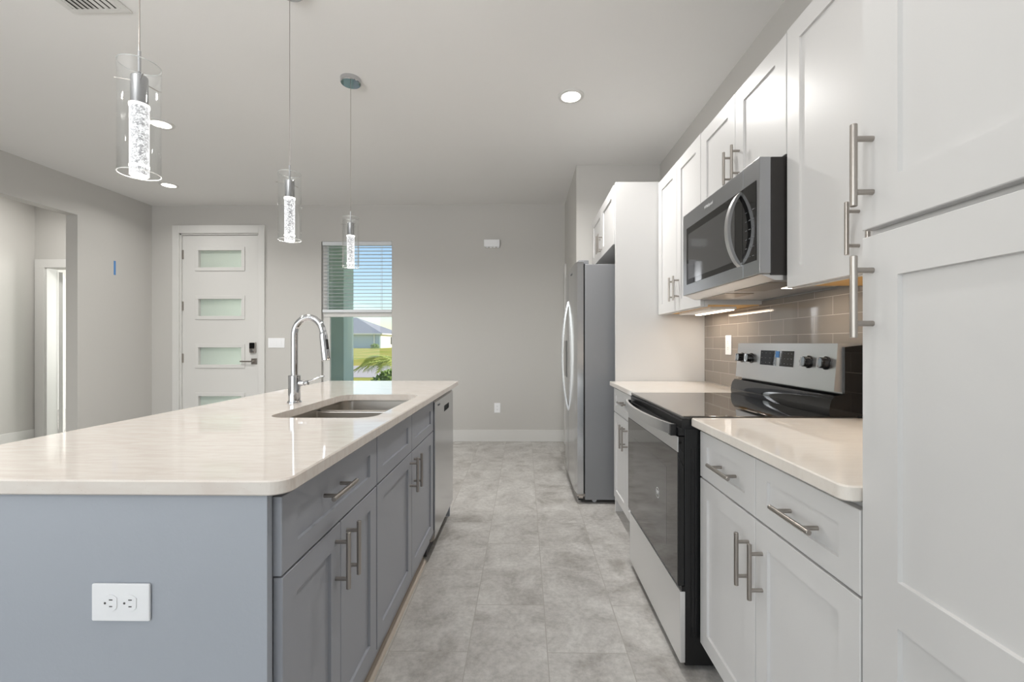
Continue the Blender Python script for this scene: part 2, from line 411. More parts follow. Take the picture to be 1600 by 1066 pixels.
# hall and bedroom beyond the opening
HX = -5.935; HY = 5.27
holed_wall('wall_hall_far', 'y', HY, HY + WT, -8.6, XL - WT, 0, ZC, [(-5.795, -4.96, 0, 2.085)], M['wall'])
struct(MB().box(HX - WT, HX, 0.8, HY, 0, ZC).build('wall_hall_left', M['wall'], smooth=False))
struct(MB().box(HX - WT, XL - WT, 0.68, 0.8, 0, ZC).build('wall_hall_near', M['wall'], smooth=False))
struct(MB().box(-8.32, -8.2, HY + WT, 8.6, 0, ZC).build('wall_bedroom_left', M['trim'], smooth=False))
struct(MB().box(-4.6, -4.48, HY + WT, 8.6, 0, ZC).build('wall_bedroom_right', M['stucco_green'], smooth=False))
holed_wall('wall_bedroom_far', 'y', 8.45, 8.57, -8.3, -4.5, 0, ZC, [(-7.6, -6.0, 0.55, 1.12), (-7.6, -6.0, 1.2, 1.75), (-7.6, -6.0, 1.83, 2.3)], M['trim'])
struct(MB().box(-8.4, -4.4, HY + WT, 8.7, ZC, ZC + 0.12).build('ceiling_bedroom', M['ceiling'], smooth=False))
# baseboards
def base(name, *boxes):
    mb = MB()
    for b in boxes: mb.box(*b, 0, 0.14, bev=0.003)
    return struct(mb.build(name, M['trim'], smooth=False))
base('baseboard_far', (XL, DX0 - 0.09, YF - 0.015, YF), (DX1 + 0.09, 0.488, YF - 0.015, YF))
base('baseboard_left', (XL, XL + 0.015, YB, OP0), (XL, XL + 0.015, OP1, YF - 0.015))
base('baseboard_hall', (HX, HX + 0.015, 0.8, HY), (HX + 0.015, -5.92, HY - 0.015, HY))
base('baseboard_bedroom', (-8.2, -8.185, HY + WT, 8.45), (-8.185, -4.6, 8.435, 8.45))
# casing around the hall door and on the alcove wall
struct(MB().box(-5.915, -5.80, HY - 0.02, HY, 0, 2.09, 0.002).box(-4.955, -4.86, HY - 0.02, HY, 0, 2.09, 0.002).box(-5.915, -4.86, HY - 0.02, HY, 2.09, 2.19, 0.002)
       .box(-5.80, -5.78, HY - 0.005, HY + WT, 0, 2.085).build('trim_1', M['trim'], smooth=False))
struct(MB().box(0.47, 0.488, 5.13, YF - 0.016, 0, 2.10, 0.002).build('trim_2', M['trim'], smooth=False))
d = tag(MB().prism([(-5.778, 5.40), (-6.344, 5.966), (-6.319, 5.991), (-5.753, 5.425)], 'z', 0.012, 2.06).build('door_2', M['trim'], smooth=False), None, None, None, 'structure')
MB().prism([(-6.336, 5.976), (-6.338, 5.978), (-6.327, 5.989), (-6.325, 5.987)], 'z', 0.93, 0.99).build('latch_plate', M['nickel'], d)

# front door
struct(MB().box(-4.25, DX0, YF - 0.022, YF, 0, 2.60, 0.003).box(DX1, -3.125, YF - 0.022, YF, 0, 2.60, 0.003).box(DX0, DX1, YF - 0.022, YF, DZ, 2.60, 0.003)
       .box(DX0, DX0 + 0.016, YF, YF + WT, 0, DZ).box(DX1 - 0.016, DX1, YF, YF + WT, 0, DZ).box(DX0, DX1, YF, YF + WT, DZ - 0.016, DZ).build('trim_3', M['trim'], smooth=False))
SX0, SX1 = DX0 + 0.019, DX1 - 0.019
LX0, LX1 = -3.965, -3.415
lites = [(2.085, 2.315), (1.495, 1.725), (0.905, 1.135), (0.315, 0.545)]
DY0, DY1 = YF + 0.018, YF + 0.063
mb = MB()
zs = [0.02] + [v for l in sorted(lites) for v in l] + [DZ - 0.02]
mb.box(SX0, LX0, DY0, DY1, 0.02, DZ - 0.02); mb.box(LX1, SX1, DY0, DY1, 0.02, DZ - 0.02)
for a, b in zip(zs[::2], zs[1::2]): mb.box(LX0, LX1, DY0, DY1, a, b)
door = struct(mb.build('door_1', M['trim'], smooth=False))
for a, b in lites:
    f = MB()
    for x0, x1, z0, z1 in ((LX0 - 0.03, LX1 + 0.03, a - 0.03, a + 0.012), (LX0 - 0.03, LX1 + 0.03, b - 0.012, b + 0.03), (LX0 - 0.03, LX0 + 0.012, a + 0.012, b - 0.012), (LX1 - 0.012, LX1 + 0.03, a + 0.012, b - 0.012)):
        f.box(x0, x1, DY0 - 0.010, DY0 + 0.034, z0, z1, 0.003)
    fo = f.build('lite_frame', M['trim'], door, smooth=False)
    MB().box(LX0, LX1, DY0 + 0.034, DY0 + 0.042, a, b).build('frosted_pane', M['frosted'], fo, smooth=False)
for z in (2.254, 1.628, 0.995, 0.3):
    MB().box(SX0 - 0.016, SX0 + 0.014, DY0 - 0.007, DY0 + 0.003, z - 0.055, z + 0.055, 0.002).build('hinge', M['nickel'], door)
k = MB().box(-3.318, -3.245, DY0 - 0.03, DY0, 1.06, 1.185, 0.006).build('keypad_lock', M['nickel'], door)
MB().box(-3.314, -3.249, DY0 - 0.0325, DY0 - 0.029, 1.112, 1.181, 0.001).build('keypad_face', M['black_gloss'], k)
MB().lathe((-3.281, DY0 - 0.03, 1.085), [(0, 0), (0.018, 0), (0.018, -0.012), (0, -0.014)], 20, 'y').build('thumb_turn', M['chrome'], k)
h = MB().box(-3.305, -3.235, DY0 - 0.012, DY0, 0.922, 0.992, 0.003).tube([(-3.27, DY0 - 0.01, 0.957), (-3.27, DY0 - 0.05, 0.957)], 0.012).box(-3.415, -3.258, DY0 - 0.058, DY0 - 0.044, 0.949, 0.965, 0.003).build('lever_handle', M['nickel'], door)

# window: single hung, frame set in a drywall return
fr = MB(); Y0, Y1 = YF + 0.045, YF + 0.10; ZM = 1.522
fr.box(WX0, WX0 + 0.05, Y0, Y1, WZ0, WZ1, 0.002).box(WX1 - 0.012, WX1, Y0, Y1, WZ0, WZ1, 0.002).box(WX0, WX1, Y0, Y1, WZ1 - 0.03, WZ1, 0.002).box(WX0, WX1, Y0, Y1, WZ0, WZ0 + 0.05, 0.002)
win = struct(fr.build('window_1', M['trim'], smooth=False))
MB().box(WX0 + 0.01, WX1 - 0.01, Y0 - 0.012, Y0 + 0.03, ZM - 0.026, ZM + 0.026, 0.002).build('meeting_rail', M['trim'], win)
MB().box(WX0 + 0.05, WX0 + 0.085, Y0 - 0.005, Y0 + 0.03, WZ0 + 0.05, ZM - 0.026, 0.002).build('sash_stile', M['trim'], win)
MB().box(WX0 + 0.04, WX1 - 0.01, Y0 + 0.03, Y0 + 0.034, WZ0 + 0.04, ZM).build('lower_pane', M['glass'], win)
MB().box(WX0 + 0.04, WX1 - 0.01, Y0 + 0.04, Y0 + 0.044, ZM, WZ1 - 0.02).build('upper_pane', M['glass'], win)
struct(MB().box(WX0 - 0.02, WX1 + 0.02, YF - 0.02, YF + 0.045, WZ0 - 0.02, WZ0, 0.003).build('window_sill', M['trim']))
bl = thing('window_blind', 'white horizontal slat blind lowered over the upper half of the window', 'blind', (-2.02, YF + 0.02, 1.55))
MB().box(WX0 + 0.012, WX1 - 0.004, YF + 0.0, YF + 0.04, WZ1 - 0.05, WZ1 - 0.002, 0.003).build('headrail', M['blind'], bl)
MB().box(WX0 + 0.012, WX1 - 0.004, YF + 0.0, YF + 0.042, 1.548, 1.582, 0.004).build('bottom_rail', M['blind'], bl)
s = MB(); z = 1.61
while z < 2.34:
    s.prism([(YF - 0.002, z - 0.001), (YF + 0.02, z + 0.0025), (YF + 0.042, z - 0.001), (YF + 0.042, z + 0.0005), (YF + 0.02, z + 0.004), (YF - 0.002, z + 0.0005)], 'x', WX0 + 0.014, WX1 - 0.006); z += 0.0425
s.build('slats', M['blind'], bl, smooth=False)
for x in (-2.33, -1.72): MB().tube([(x, YF + 0.0, 1.56), (x, YF + 0.0, 2.36)], 0.0015, 6).tube([(x, YF + 0.04, 1.56), (x, YF + 0.04, 2.36)], 0.0015, 6).build('ladder_cord', M['blind'], bl)

# ------------------------------------------------------------------ cabinets
def shaker(mb, xf, sg, y0, y1, z0, z1, rail=0.057, rec=0.0075, th=0.019, rz=None, mid=None):
    """recessed-panel front; face at x = xf, outward normal sg*X. mid: height of a middle rail (two panels)"""
    rz = rz or rail; xb = xf - sg * th; xr = xf - sg * rec; e = 0.0012; c = 0.0015
    xe = xf - sg * c
    panels = [(z0 + rz, z1 - rz)] if mid is None else [(z0 + rz, mid - rail / 2), (mid + rail / 2, z1 - rz)]
    ya, yb = y0 + rail, y1 - rail
    Q = mb.quad
    # front frame strips
    Q((xf, y0 + c, z0 + c), (xf, ya, z0 + c), (xf, ya, z1 - c), (xf, y0 + c, z1 - c))
    Q((xf, yb, z0 + c), (xf, y1 - c, z0 + c), (xf, y1 - c, z1 - c), (xf, yb, z1 - c))
    zz = [z0 + c] + [v for p in panels for v in p] + [z1 - c]
    for a, b in zip(zz[::2], zz[1::2]): Q((xf, ya, a), (xf, yb, a), (xf, yb, b), (xf, ya, b))
    for a, b in panels:
        o = [(xf, ya, a), (xf, yb, a), (xf, yb, b), (xf, ya, b)]
        i = [(xr, ya + e, a + e), (xr, yb - e, a + e), (xr, yb - e, b - e), (xr, ya + e, b - e)]
        for k in range(4): Q(o[k], o[(k + 1) % 4], i[(k + 1) % 4], i[k])
        Q(*i)
    f = [(xf, y0 + c, z0 + c), (xf, y1 - c, z0 + c), (xf, y1 - c, z1 - c), (xf, y0 + c, z1 - c)]
    g = [(xe, y0, z0), (xe, y1, z0), (xe, y1, z1), (xe, y0, z1)]
    bk = [(xb, y0, z0), (xb, y1, z0), (xb, y1, z1), (xb, y0, z1)]
    for k in range(4):
        Q(f[k], f[(k + 1) % 4], g[(k + 1) % 4], g[k]); Q(g[k], g[(k + 1) % 4], bk[(k + 1) % 4], bk[k])
    Q(*bk)
    return mb
def bar(parent, xf, sg, y, z, vertical, L=0.148, cc=0.096, off=0.034, r=0.006):
    x = xf + sg * off; mb = MB()
    if vertical:
        mb.tube([(x, y, z - L / 2), (x, y, z - L / 2 + 0.001), (x, y, z + L / 2 - 0.001), (x, y, z + L / 2)], [r - 0.001, r, r, r - 0.001], 16)
        for s in (-1, 1): mb.tube([(xf - sg * 0.001, y, z + s * cc / 2), (x, y, z + s * cc / 2)], 0.005, 12)
    else:
        mb.tube([(x, y - L / 2, z), (x, y - L / 2 + 0.001, z), (x, y + L / 2 - 0.001, z), (x, y + L / 2, z)], [r - 0.001, r, r, r - 0.001], 16)
        for s in (-1, 1): mb.tube([(xf - sg * 0.001, y + s * cc / 2, z), (x, y + s * cc / 2, z)], 0.005, 12)
    return mb.build('handle', M['nickel'], parent)
def door_part(parent, name, mat, xf, sg, y0, y1, z0, z1, handle=None, **kw):
    d = shaker(MB(), xf, sg, y0, y1, z0, z1, **kw).build(name, mat, parent, smooth=False)
    if handle:
        hl = handle if isinstance(handle, list) else [handle]
        for (y, z, vert) in hl: bar(d, xf, sg, y, z, vert)
    return d

# ---- island
IX = -0.49; G = 0.0016
IY0, IY1, IY2, IY3 = 0.884, 1.462, 2.376, 2.992
def island_cab(y0, y1, label, sinkbase=False):
    t = thing('base_cabinet', label, 'cabinet', (-0.8, (y0 + y1) / 2, 0))
    mb = MB()
    for yy in ((y0, y0 + 0.018), (y1 - 0.018, y1)): mb.box(-1.09, -0.528, *yy, 0.10, 0.878)
    mb.box(-1.09, -0.528, y0 + 0.018, y1 - 0.018, 0.10, 0.118)
    mb.box(-1.09, -1.075, y0 + 0.018, y1 - 0.018, 0.118, 0.878)
    mb.box(-0.528, -0.511, y0, y0 + 0.035, 0.10, 0.878).box(-0.528, -0.511, y1 - 0.035, y1, 0.10, 0.878).box(-0.528, -0.511, y0 + 0.035, y1 - 0.035, 0.10, 0.13).box(-0.528, -0.511, y0 + 0.035, y1 - 0.035, 0.84, 0.878).box(-0.528, -0.511, y0 + 0.035, y1 - 0.035, 0.685, 0.725)
    mb.build('carcass', M['grey_cab'], t, smooth=False)
    MB().box(-0.563, -0.545, y0, y1, 0.0, 0.10).build('toe_kick', M['toe'], t, smooth=False)
    ym = (y0 + y1) / 2
    if sinkbase:
        yd = y0 + 0.012
        door_part(t, 'drawer_front', M['grey_cab'], IX, 1, y0 + G + 0.004, ym - G, 0.708, 0.868, rail=0.057, rz=0.045)
        door_part(t, 'drawer_front', M['grey_cab'], IX, 1, ym + G, y1 - G - 0.004, 0.708, 0.868, rail=0.057, rz=0.045)
    else:
        door_part(t, 'drawer_front', M['grey_cab'], IX, 1, y0 + G, y1 - G, 0.708, 0.868, handle=(1.125, 0.805, False), rail=0.062, rz=0.045)
    door_part(t, 'door', M['grey_cab'], IX, 1, y0 + G + 0.003, ym - G, 0.156, 0.703, handle=(ym - 0.032, 0.615, True))
    door_part(t, 'door', M['grey_cab'], IX, 1, ym + G, y1 - G - 0.003, 0.156, 0.703, handle=(ym + 0.04, 0.615, True))
    return t
island_cab(IY0, IY1, 'nearest grey island base cabinet, one wide drawer above two doors')
island_cab(IY1, IY2, 'grey island base cabinet under the sink, two false drawer fronts without handles', True)
# near end panel and rear panel of the island
MB_ = MB().box(-1.12, -0.507, 0.864, 0.882, 0, 0.878, 0.001)
tag(MB_.build('end_panel', M['grey_panel_lit'], smooth=False), 'grey painted end panel of the island facing the viewer, carrying an outlet', 'panel')
tag(MB().box(-1.12, -1.095, 0.8825, 3.03, 0, 0.878).build('rear_panel', M['grey_panel_lit'], smooth=False), 'grey painted rear panel under the island counter overhang', 'panel')
tag(MB().box(-1.09, -0.507, 2.998, 3.016, 0, 0.878).build('end_panel', M['grey_panel_lit'], smooth=False), 'grey end panel of the island beyond the dishwasher', 'panel')
tag(MB().prism([(-0.5445, 0), (-0.525, 0), (-0.528, 0.010), (-0.535, 0.017), (-0.5445, 0.020)], 'y', 0.89, 2.37).build('shoe_moulding', M['shoe'], smooth=False), 'beige quarter-round shoe moulding along the island toe kick', 'moulding')

# dishwasher
dw = thing('dishwasher', 'stainless steel dishwasher at the far end of the grey island', 'dishwasher', (-0.8, 2.684, 0))
MB().box(-1.06, -0.53, IY2 + 0.012, IY3 - 0.004, 0.02, 0.865).build('tub', M['cab_dark'], dw, smooth=False)
fd = MB(); a, b = IY2 + 0.012, IY3 - 0.003
pk = (2.66, 2.83, 0.765, 0.80)
fd.prism([(-0.53, 0.10), (-0.53, 0.862), (-0.492, 0.862), (-0.484, 0.855), (-0.482, 0.5), (-0.484, 0.115), (-0.50, 0.10)], 'y', a, pk[0]).prism([(-0.53, 0.10), (-0.53, 0.862), (-0.492, 0.862), (-0.484, 0.855), (-0.482, 0.5), (-0.484, 0.115), (-0.50, 0.10)], 'y', pk[1], b)
fd.prism([(-0.53, 0.80), (-0.53, 0.862), (-0.492, 0.862), (-0.484, 0.855), (-0.4835, 0.80)], 'y', pk[0], pk[1]).prism([(-0.53, 0.10), (-0.53, 0.765), (-0.4835, 0.765), (-0.482, 0.5), (-0.484, 0.115), (-0.50, 0.10)], 'y', pk[0], pk[1])
fdo = fd.build('door', M['steel_v'], dw, smooth=False)
MB().box(-0.52, -0.51, pk[0], pk[1], 0.765, 0.80).build('pocket_handle', M['black'], fdo, smooth=False)
text_mesh('badge', 'Whirlpool', 0.014, M['decal_dark'], fdo, (-0.4826, 2.50, 0.83), (0, 1, 0), (0, 0, 1))
MB().box(-0.585, -0.565, a, b, 0, 0.10).build('kick_plate', M['black'], dw, smooth=False)

# outlets / switches
def outlet(name, label, cat, c, n, w, h, horiz=False, parts='outlet', gangs=1, group=None):
    """plate on a wall: c centre, n outward axis string; w along wall, h up"""
    t = thing(name, label, cat, c, group)
    ax = {'-y': (Vector((1, 0, 0)), Vector((0, -1, 0))), '-x': (Vector((0, -1, 0)), Vector((-1, 0, 0)))}[n]
    U, Nn = ax; V = Vector((0, 0, 1)); C0 = Vector(c)
    def fit(mb):
        Mx = Matrix((U, V, Nn)).transposed().to_4x4(); Mx.translation = C0
        mb.bm.transform(Mx); return mb
    fit(MB().box(-w / 2, w / 2, -h / 2, h / 2, 0, 0.006, 0.003)).build('plate', M['white_plastic'], t)
    if parts == 'outlet':
        for s in (-1, 1):
            cx, cy = (s * 0.0193, 0) if horiz else (0, s * 0.0193)
            R = 0.0165; pts = []
            for k in range(32):
                aa = 2 * PI * k / 32; x, y = R * math.cos(aa), R * math.sin(aa)
                if horiz: x = max(-0.0135, min(0.0135, x))
                else: y = max(-0.0135, min(0.0135, y))
                pts.append((cx + x, cy + y))
            r = fit(MB().prism(pts, 'z', 0.005, 0.0075)).build('receptacle', M['white_plastic'], t, smooth=False)
            sl = MB()
            if horiz:
                sl.box(cx - 0.0015, cx + 0.0055, cy + 0.0055, cy + 0.0075, 0.007, 0.0078); sl.box(cx - 0.001, cx + 0.005, cy - 0.0075, cy - 0.0055, 0.007, 0.0078)
                sl.lathe((cx - 0.0095, cy, 0.007), [(0, 0.0008), (0.0022, 0.0008), (0.0022, 0)], 12)
            else:
                sl.box(cx - 0.0075, cx - 0.0055, cy - 0.001, cy + 0.006, 0.007, 0.0078); sl.box(cx + 0.0055, cx + 0.0075, cy - 0.001, cy + 0.006, 0.007, 0.0078)
                sl.lathe((cx, cy - 0.0085, 0.007), [(0, 0.0008), (0.0022, 0.0008), (0.0022, 0)], 12)
            fit(sl).build('slots', M['slot'], r, smooth=False)
    else:
        for k in range(gangs):
            cx = (k - (gangs - 1) / 2) * 0.046
            fit(MB().prism([(cx - 0.016, -0.033), (cx + 0.016, -0.033), (cx + 0.016, 0.033), (cx - 0.016, 0.033)], 'z', 0.005, 0.0085)).build('rocker', M['white_plastic'], t, smooth=False)
    return t
outlet('power_outlet', 'white duplex outlet mounted sideways on the island end panel', 'outlet', (-0.7955, 0.864, 0.668), '-y', 0.116, 0.074, True)
outlet('power_outlet', 'white duplex outlet low on the far grey wall', 'outlet', (-0.322, YF, 0.402), '-y', 0.072, 0.118)
outlet('power_outlet', 'white duplex outlet on the tiled backsplash left of the range', 'outlet', (XR - 0.0075, 2.733, 1.167), '-x', 0.075, 0.12)
outlet('light_switch', 'white triple rocker switch plate on the wall beside the front door', 'switch', (-2.99, YF, 1.18), '-y', 0.20, 0.118, parts='switch', gangs=3)

# island countertop with sink cut-out (rounded corners)
def rrect(x0, x1, y0, y1, r, n=8):
    pts = []
    rs = r if isinstance(r, (list, tuple)) else [r] * 4
    for (cx, cy, a0, rr) in ((x1 - rs[0], y0 + rs[0], -90, rs[0]), (x1 - rs[1], y1 - rs[1], 0, rs[1]), (x0 + rs[2], y1 - rs[2], 90, rs[2]), (x0 + rs[3], y0 + rs[3], 180, rs[3])):
        for k in range(n + 1):
            a = math.radians(a0 + 90 * k / n); pts.append((cx + rr * math.cos(a), cy + rr * math.sin(a)))
    return pts
SKX0, SKX1, SKY0, SKY1 = -0.935, -0.54, 1.57, 2.288
def slab_with_hole(outer, inner, z0, z1, ease=0.003):
    mb = MB(); bm = mb.bm
    def ring(pts, z, off=0.0, c=None):
        out = []
        for (x, y) in pts:
            if off:
                d = Vector((x - c[0], y - c[1])); x -= math.copysign(min(off, abs(d.x)), d.x); y -= math.copysign(min(off, abs(d.y)), d.y)
            out.append(bm.verts.new((x, y, z)))
        return out
    def lace(a, b):
        n = len(a)
        for k in range(n): bm.faces.new((a[k], a[(k + 1) % n], b[(k + 1) % n], b[k]))
    co = ((outer[0][0] + outer[len(outer) // 2][0]) / 2, (outer[0][1] + outer[len(outer) // 2][1]) / 2)
    loops = {}
    o_b0 = ring(outer, z0, ease, co); o_b = ring(outer, z0 + ease); o_t = ring(outer, z1 - ease); o_t0 = ring(outer, z1, ease, co)
    lace(o_b0, o_b); lace(o_b, o_t); lace(o_t, o_t0)
    caps = [(o_b0, None), (o_t0, None)]
    if inner:
        i_b = ring(inner, z0); i_t = ring(inner, z1); lace(i_b, i_t); caps = [(o_b0, i_b), (o_t0, i_t)]
    for o, i in caps:
        es = []
        for L in ([o] if i is None else [o, i]):
            for k in range(len(L)):
                e = bm.edges.get((L[k], L[(k + 1) % len(L)])); es.append(e)
        bmesh.ops.triangle_fill(bm, use_beauty=True, use_dissolve=False, edges=es)
    return mb
slab_ = slab_with_hole(rrect(-1.385, -0.463, 0.85, 3.118, [0.038, 0.012, 0.03, 0.03]), rrect(SKX0, SKX1, SKY0, SKY1, 0.07), 0.882, 0.912)
tag(slab_.build('island_countertop', M['quartz'], smooth=False), 'white quartz worktop of the grey island with a cut-out for the sink', 'countertop')

# sink
sk_ = thing('kitchen_sink', 'stainless steel double bowl sink set under the island worktop', 'sink', (-0.74, 1.93, 0.66))
def bowl(x0, x1, y0, y1, zt, zb, far):
    mb = MB(); bm = mb.bm
    rings = []
    for (ins, z, r) in ((0, zt, 0.055), (0.004, zb + 0.03, 0.055), (0.012, zb + 0.008, 0.05), (0.035, zb, 0.04)):
        rings.append([bm.verts.new((p[0], p[1], z)) for p in rrect(x0 + ins, x1 - ins, y0 + ins, y1 - ins, [0.012, r, r, 0.012] if far else [r, 0.012, 0.012, r])])
    for a, b in zip(rings, rings[1:]):
        for k in range(len(a)): bm.faces.new((a[k], a[(k + 1) % len(a)], b[(k + 1) % len(b)], b[k]))
    bm.faces.new(rings[-1])
    cx, cy = (x0 + x1) / 2, (y0 + y1) / 2
    return mb, (cx, cy)
for (y0, y1) in ((SKY0 - 0.008, 1.99), (2.01, SKY1 + 0.008)):
    mb, (cx, cy) = bowl(SKX0 - 0.008, SKX1 + 0.008, y0, y1, 0.872, 0.69, y0 > 1.9)
    bo = mb.build('bowl', M['sink_steel'], sk_)
    MB().lathe((cx, cy, 0.691), [(0, 0.001), (0.03, 0.0), (0.038, 0.004), (0.042, 0.004), (0.042, 0)], 24).build('drain', M['chrome'], bo)
ro, ri = rrect(SKX0 - 0.03, SKX1 + 0.022, SKY0 - 0.03, SKY1 + 0.03, 0.06), None
rim = slab_with_hole(rrect(SKX0 - 0.03, SKX1 + 0.022, SKY0 - 0.03, SKY1 + 0.03, 0.03), rrect(SKX0 - 0.008, SKX1 + 0.008, SKY0 - 0.008, SKY1 + 0.008, 0.055), 0.871, 0.8815, 0.001)
rim.build('rim', M['sink_steel'], sk_, smooth=False)
MB().box(SKX0 - 0.006, SKX1 + 0.006, 1.9885, 2.0115, 0.70, 0.868, 0.004).build('divider', M['sink_steel'], sk_)

# faucet
FX, FY, FZ = -1.03, 1.965, 0.912
fa = thing('kitchen_faucet', 'polished chrome gooseneck pull-down faucet standing behind the sink', 'faucet', (FX, FY, FZ))
MB().lathe((FX, FY, FZ), [(0, 0), (0.03, 0), (0.03, 0.004), (0.027, 0.006), (0.0255, 0.012), (0.0255, 0.121), (0.022, 0.124), (0, 0.124)], 36).build('base', M['chrome'], fa)
R = 0.0665; path = [(FX, FY, FZ + 0.12), (FX, FY, FZ + 0.2), (FX, FY, FZ + 0.29)]
dx, dy = 0.98, 0.0
zc = FZ + 0.302
for k in range(0, 19):
    a = math.radians(180 - k * 177 / 18); rr = R + R * math.cos(a)
    path.append((FX + dx * rr, FY + dy * rr, zc + R * 1.2 * math.sin(a)))
MB().tube(path, 0.0145, 18).build('gooseneck', M['chrome'], fa)
e = Vector(path[-1]); tdir = (Vector(path[-1]) - Vector(path[-2])).normalized()
hd = MB().tube([e - tdir * 0.01, e, e + tdir * 0.01, e + tdir * 0.09, e + tdir * 0.115, e + tdir * 0.118], [0.0145, 0.0165, 0.0172, 0.0185, 0.0185, 0.016], 20).build('spray_head', M['chrome'], fa)
bmid = e + tdir * 0.045
side = Vector((tdir.z * -1, 0, tdir.x)); side = Vector((abs(side.x), 0, side.z))
MB().tube([bmid - tdir * 0.022 + Vector((0.0135, -0.006, 0)), bmid + tdir * 0.022 + Vector((0.0135, -0.006, 0))], 0.0075, 12).build('spray_button', M['black'], hd)
lv = MB().tube([(FX + 0.02, FY, FZ + 0.088), (FX + 0.042, FY, FZ + 0.088), (FX + 0.045, FY, FZ + 0.088)], [0.013, 0.013, 0.011], 20)
lv.tube([(FX + 0.049, FY, FZ + 0.088), (FX + 0.062, FY, FZ + 0.09)], 0.011, 16).tube([(FX + 0.058, FY, FZ + 0.092), (FX + 0.115, FY, FZ + 0.114), (FX + 0.135, FY, FZ + 0.12)], [0.0042, 0.0036, 0.003], 12)
lv.build('lever', M['chrome'], fa)

# ---- right run
RX = 0.628; RB = XR
def tube_cab(mb, x0, x1, y0, y1, z0, z1, th=0.018):
    mb.box(x0, x1, y0, y0 + th, z0, z1).box(x0, x1, y1 - th, y1, z0, z1).box(x0, x1, y0 + th, y1 - th, z0, z0 + th).box(x0, x1, y0 + th, y1 - th, z1 - th, z1).box(x1 - th, x1, y0 + th, y1 - th, z0 + th, z1 - th)
    mb.box(x0, x0 + th, y0 + th, y1 - th, z0 + th, z0 + th + 0.03).box(x0, x0 + th, (y0 + y1) / 2 - 0.02, (y0 + y1) / 2 + 0.02, z0 + th + 0.03, z1 - th)
    return mb
def base_run_cab(y0, y1, label, hy):
    t = thing('base_cabinet', label, 'cabinet', (0.95, (y0 + y1) / 2, 0))
    tube_cab(MB(), RX + 0.0205, RB - 0.01, y0, y1, 0.10, 0.88).build('carcass', M['white_cab'], t, smooth=False)
    MB().box(RX + 0.075, RX + 0.093, y0, y1, 0, 0.10).build('toe_kick', M['white_cab'], t, smooth=False)
    ym = (y0 + y1) / 2
    return t, ym
YA0, YA1 = 0.832, 1.588; YR0, YR1 = 1.592, 2.355; YZ0, YZ1 = 2.359, 3.098
t, ym = base_run_cab(YA0, YA1, 'white base cabinet between the pantry and the range, two drawers over two doors', None)
for a, b in ((YA0 + 0.003, ym - G), (ym + G, YA1 - 0.003)):
    door_part(t, 'drawer', M['white_cab'], RX, -1, a, b, 0.706, 0.866, handle=((a + b) / 2 - 0.018 if a < 1 else 1.37, 0.783, False), rz=0.045)
door_part(t, 'door', M['white_cab'], RX, -1, YA0 + 0.003, ym - G, 0.112, 0.70, handle=(ym - 0.036, 0.575, True))
door_part(t, 'door', M['white_cab'], RX, -1, ym + G, YA1 - 0.003, 0.112, 0.70, handle=(ym + 0.036, 0.575, True))
t, ym = base_run_cab(YZ0, YZ1, 'white base cabinet between the range and the refrigerator', None)
door_part(t, 'drawer', M['white_cab'], RX, -1, YZ0 + 0.003, YZ1 - 0.003, 0.706, 0.866, handle=(ym + 0.03, 0.80, False), rz=0.045)
door_part(t, 'door', M['white_cab'], RX, -1, YZ0 + 0.003, ym - G, 0.112, 0.70, handle=(ym - 0.036, 0.595, True))
door_part(t, 'door', M['white_cab'], RX, -1, ym + G, YZ1 - 0.003, 0.112, 0.70, handle=(ym + 0.036, 0.595, True))
tag(slab_with_hole(rrect(0.598, RB - 0.009, 0.834, 1.5895, [0.004, 0.004, 0.004, 0.02]), None, 0.882, 0.912).build('countertop', M['quartz_plain'], smooth=False), 'white quartz worktop between the pantry and the range', 'countertop')
tag(slab_with_hole(rrect(0.598, RB - 0.009, 2.3575, 3.099, 0.004), None, 0.882, 0.912).build('countertop', M['quartz_plain'], smooth=False), 'white quartz worktop between the range and the refrigerator', 'countertop')
struct(MB().box(XR - 0.0075, XR - 0.0005, 0.832, 3.099, 0.9125, 1.40).build('backsplash', M['splash'], smooth=False))

# pantry
PY0, PY1 = 0.23, 0.831
pt = thing('pantry_cabinet', 'tall white pantry cabinet with stacked doors at the right edge of view', 'cabinet', (0.95, 0.53, 0))
tube_cab(MB(), RX + 0.0205, RB - 0.002, PY0, PY1, 0.10, 2.29).build('carcass', M['white_cab'], pt, smooth=False)
MB().box(RX + 0.0205, RX + 0.0385, PY0 + 0.0185, PY1 - 0.0185, 1.35, 1.41).build('face_rail', M['white_cab'], pt, smooth=False)
MB().box(RX + 0.075, RX + 0.093, PY0, PY1, 0, 0.10).build('toe_kick', M['white_cab'], pt, smooth=False)
door_part(pt, 'lower_door', M['white_cab'], RX, -1, PY0 + 0.003, PY1 - 0.001, 0.112, 1.374, handle=(0.805, 1.263, True), rail=0.078, mid=0.738)
door_part(pt, 'upper_door', M['white_cab'], RX, -1, PY0 + 0.003, PY1 - 0.001, 1.388, 2.285, handle=(0.805, 1.50, True), rail=0.078)

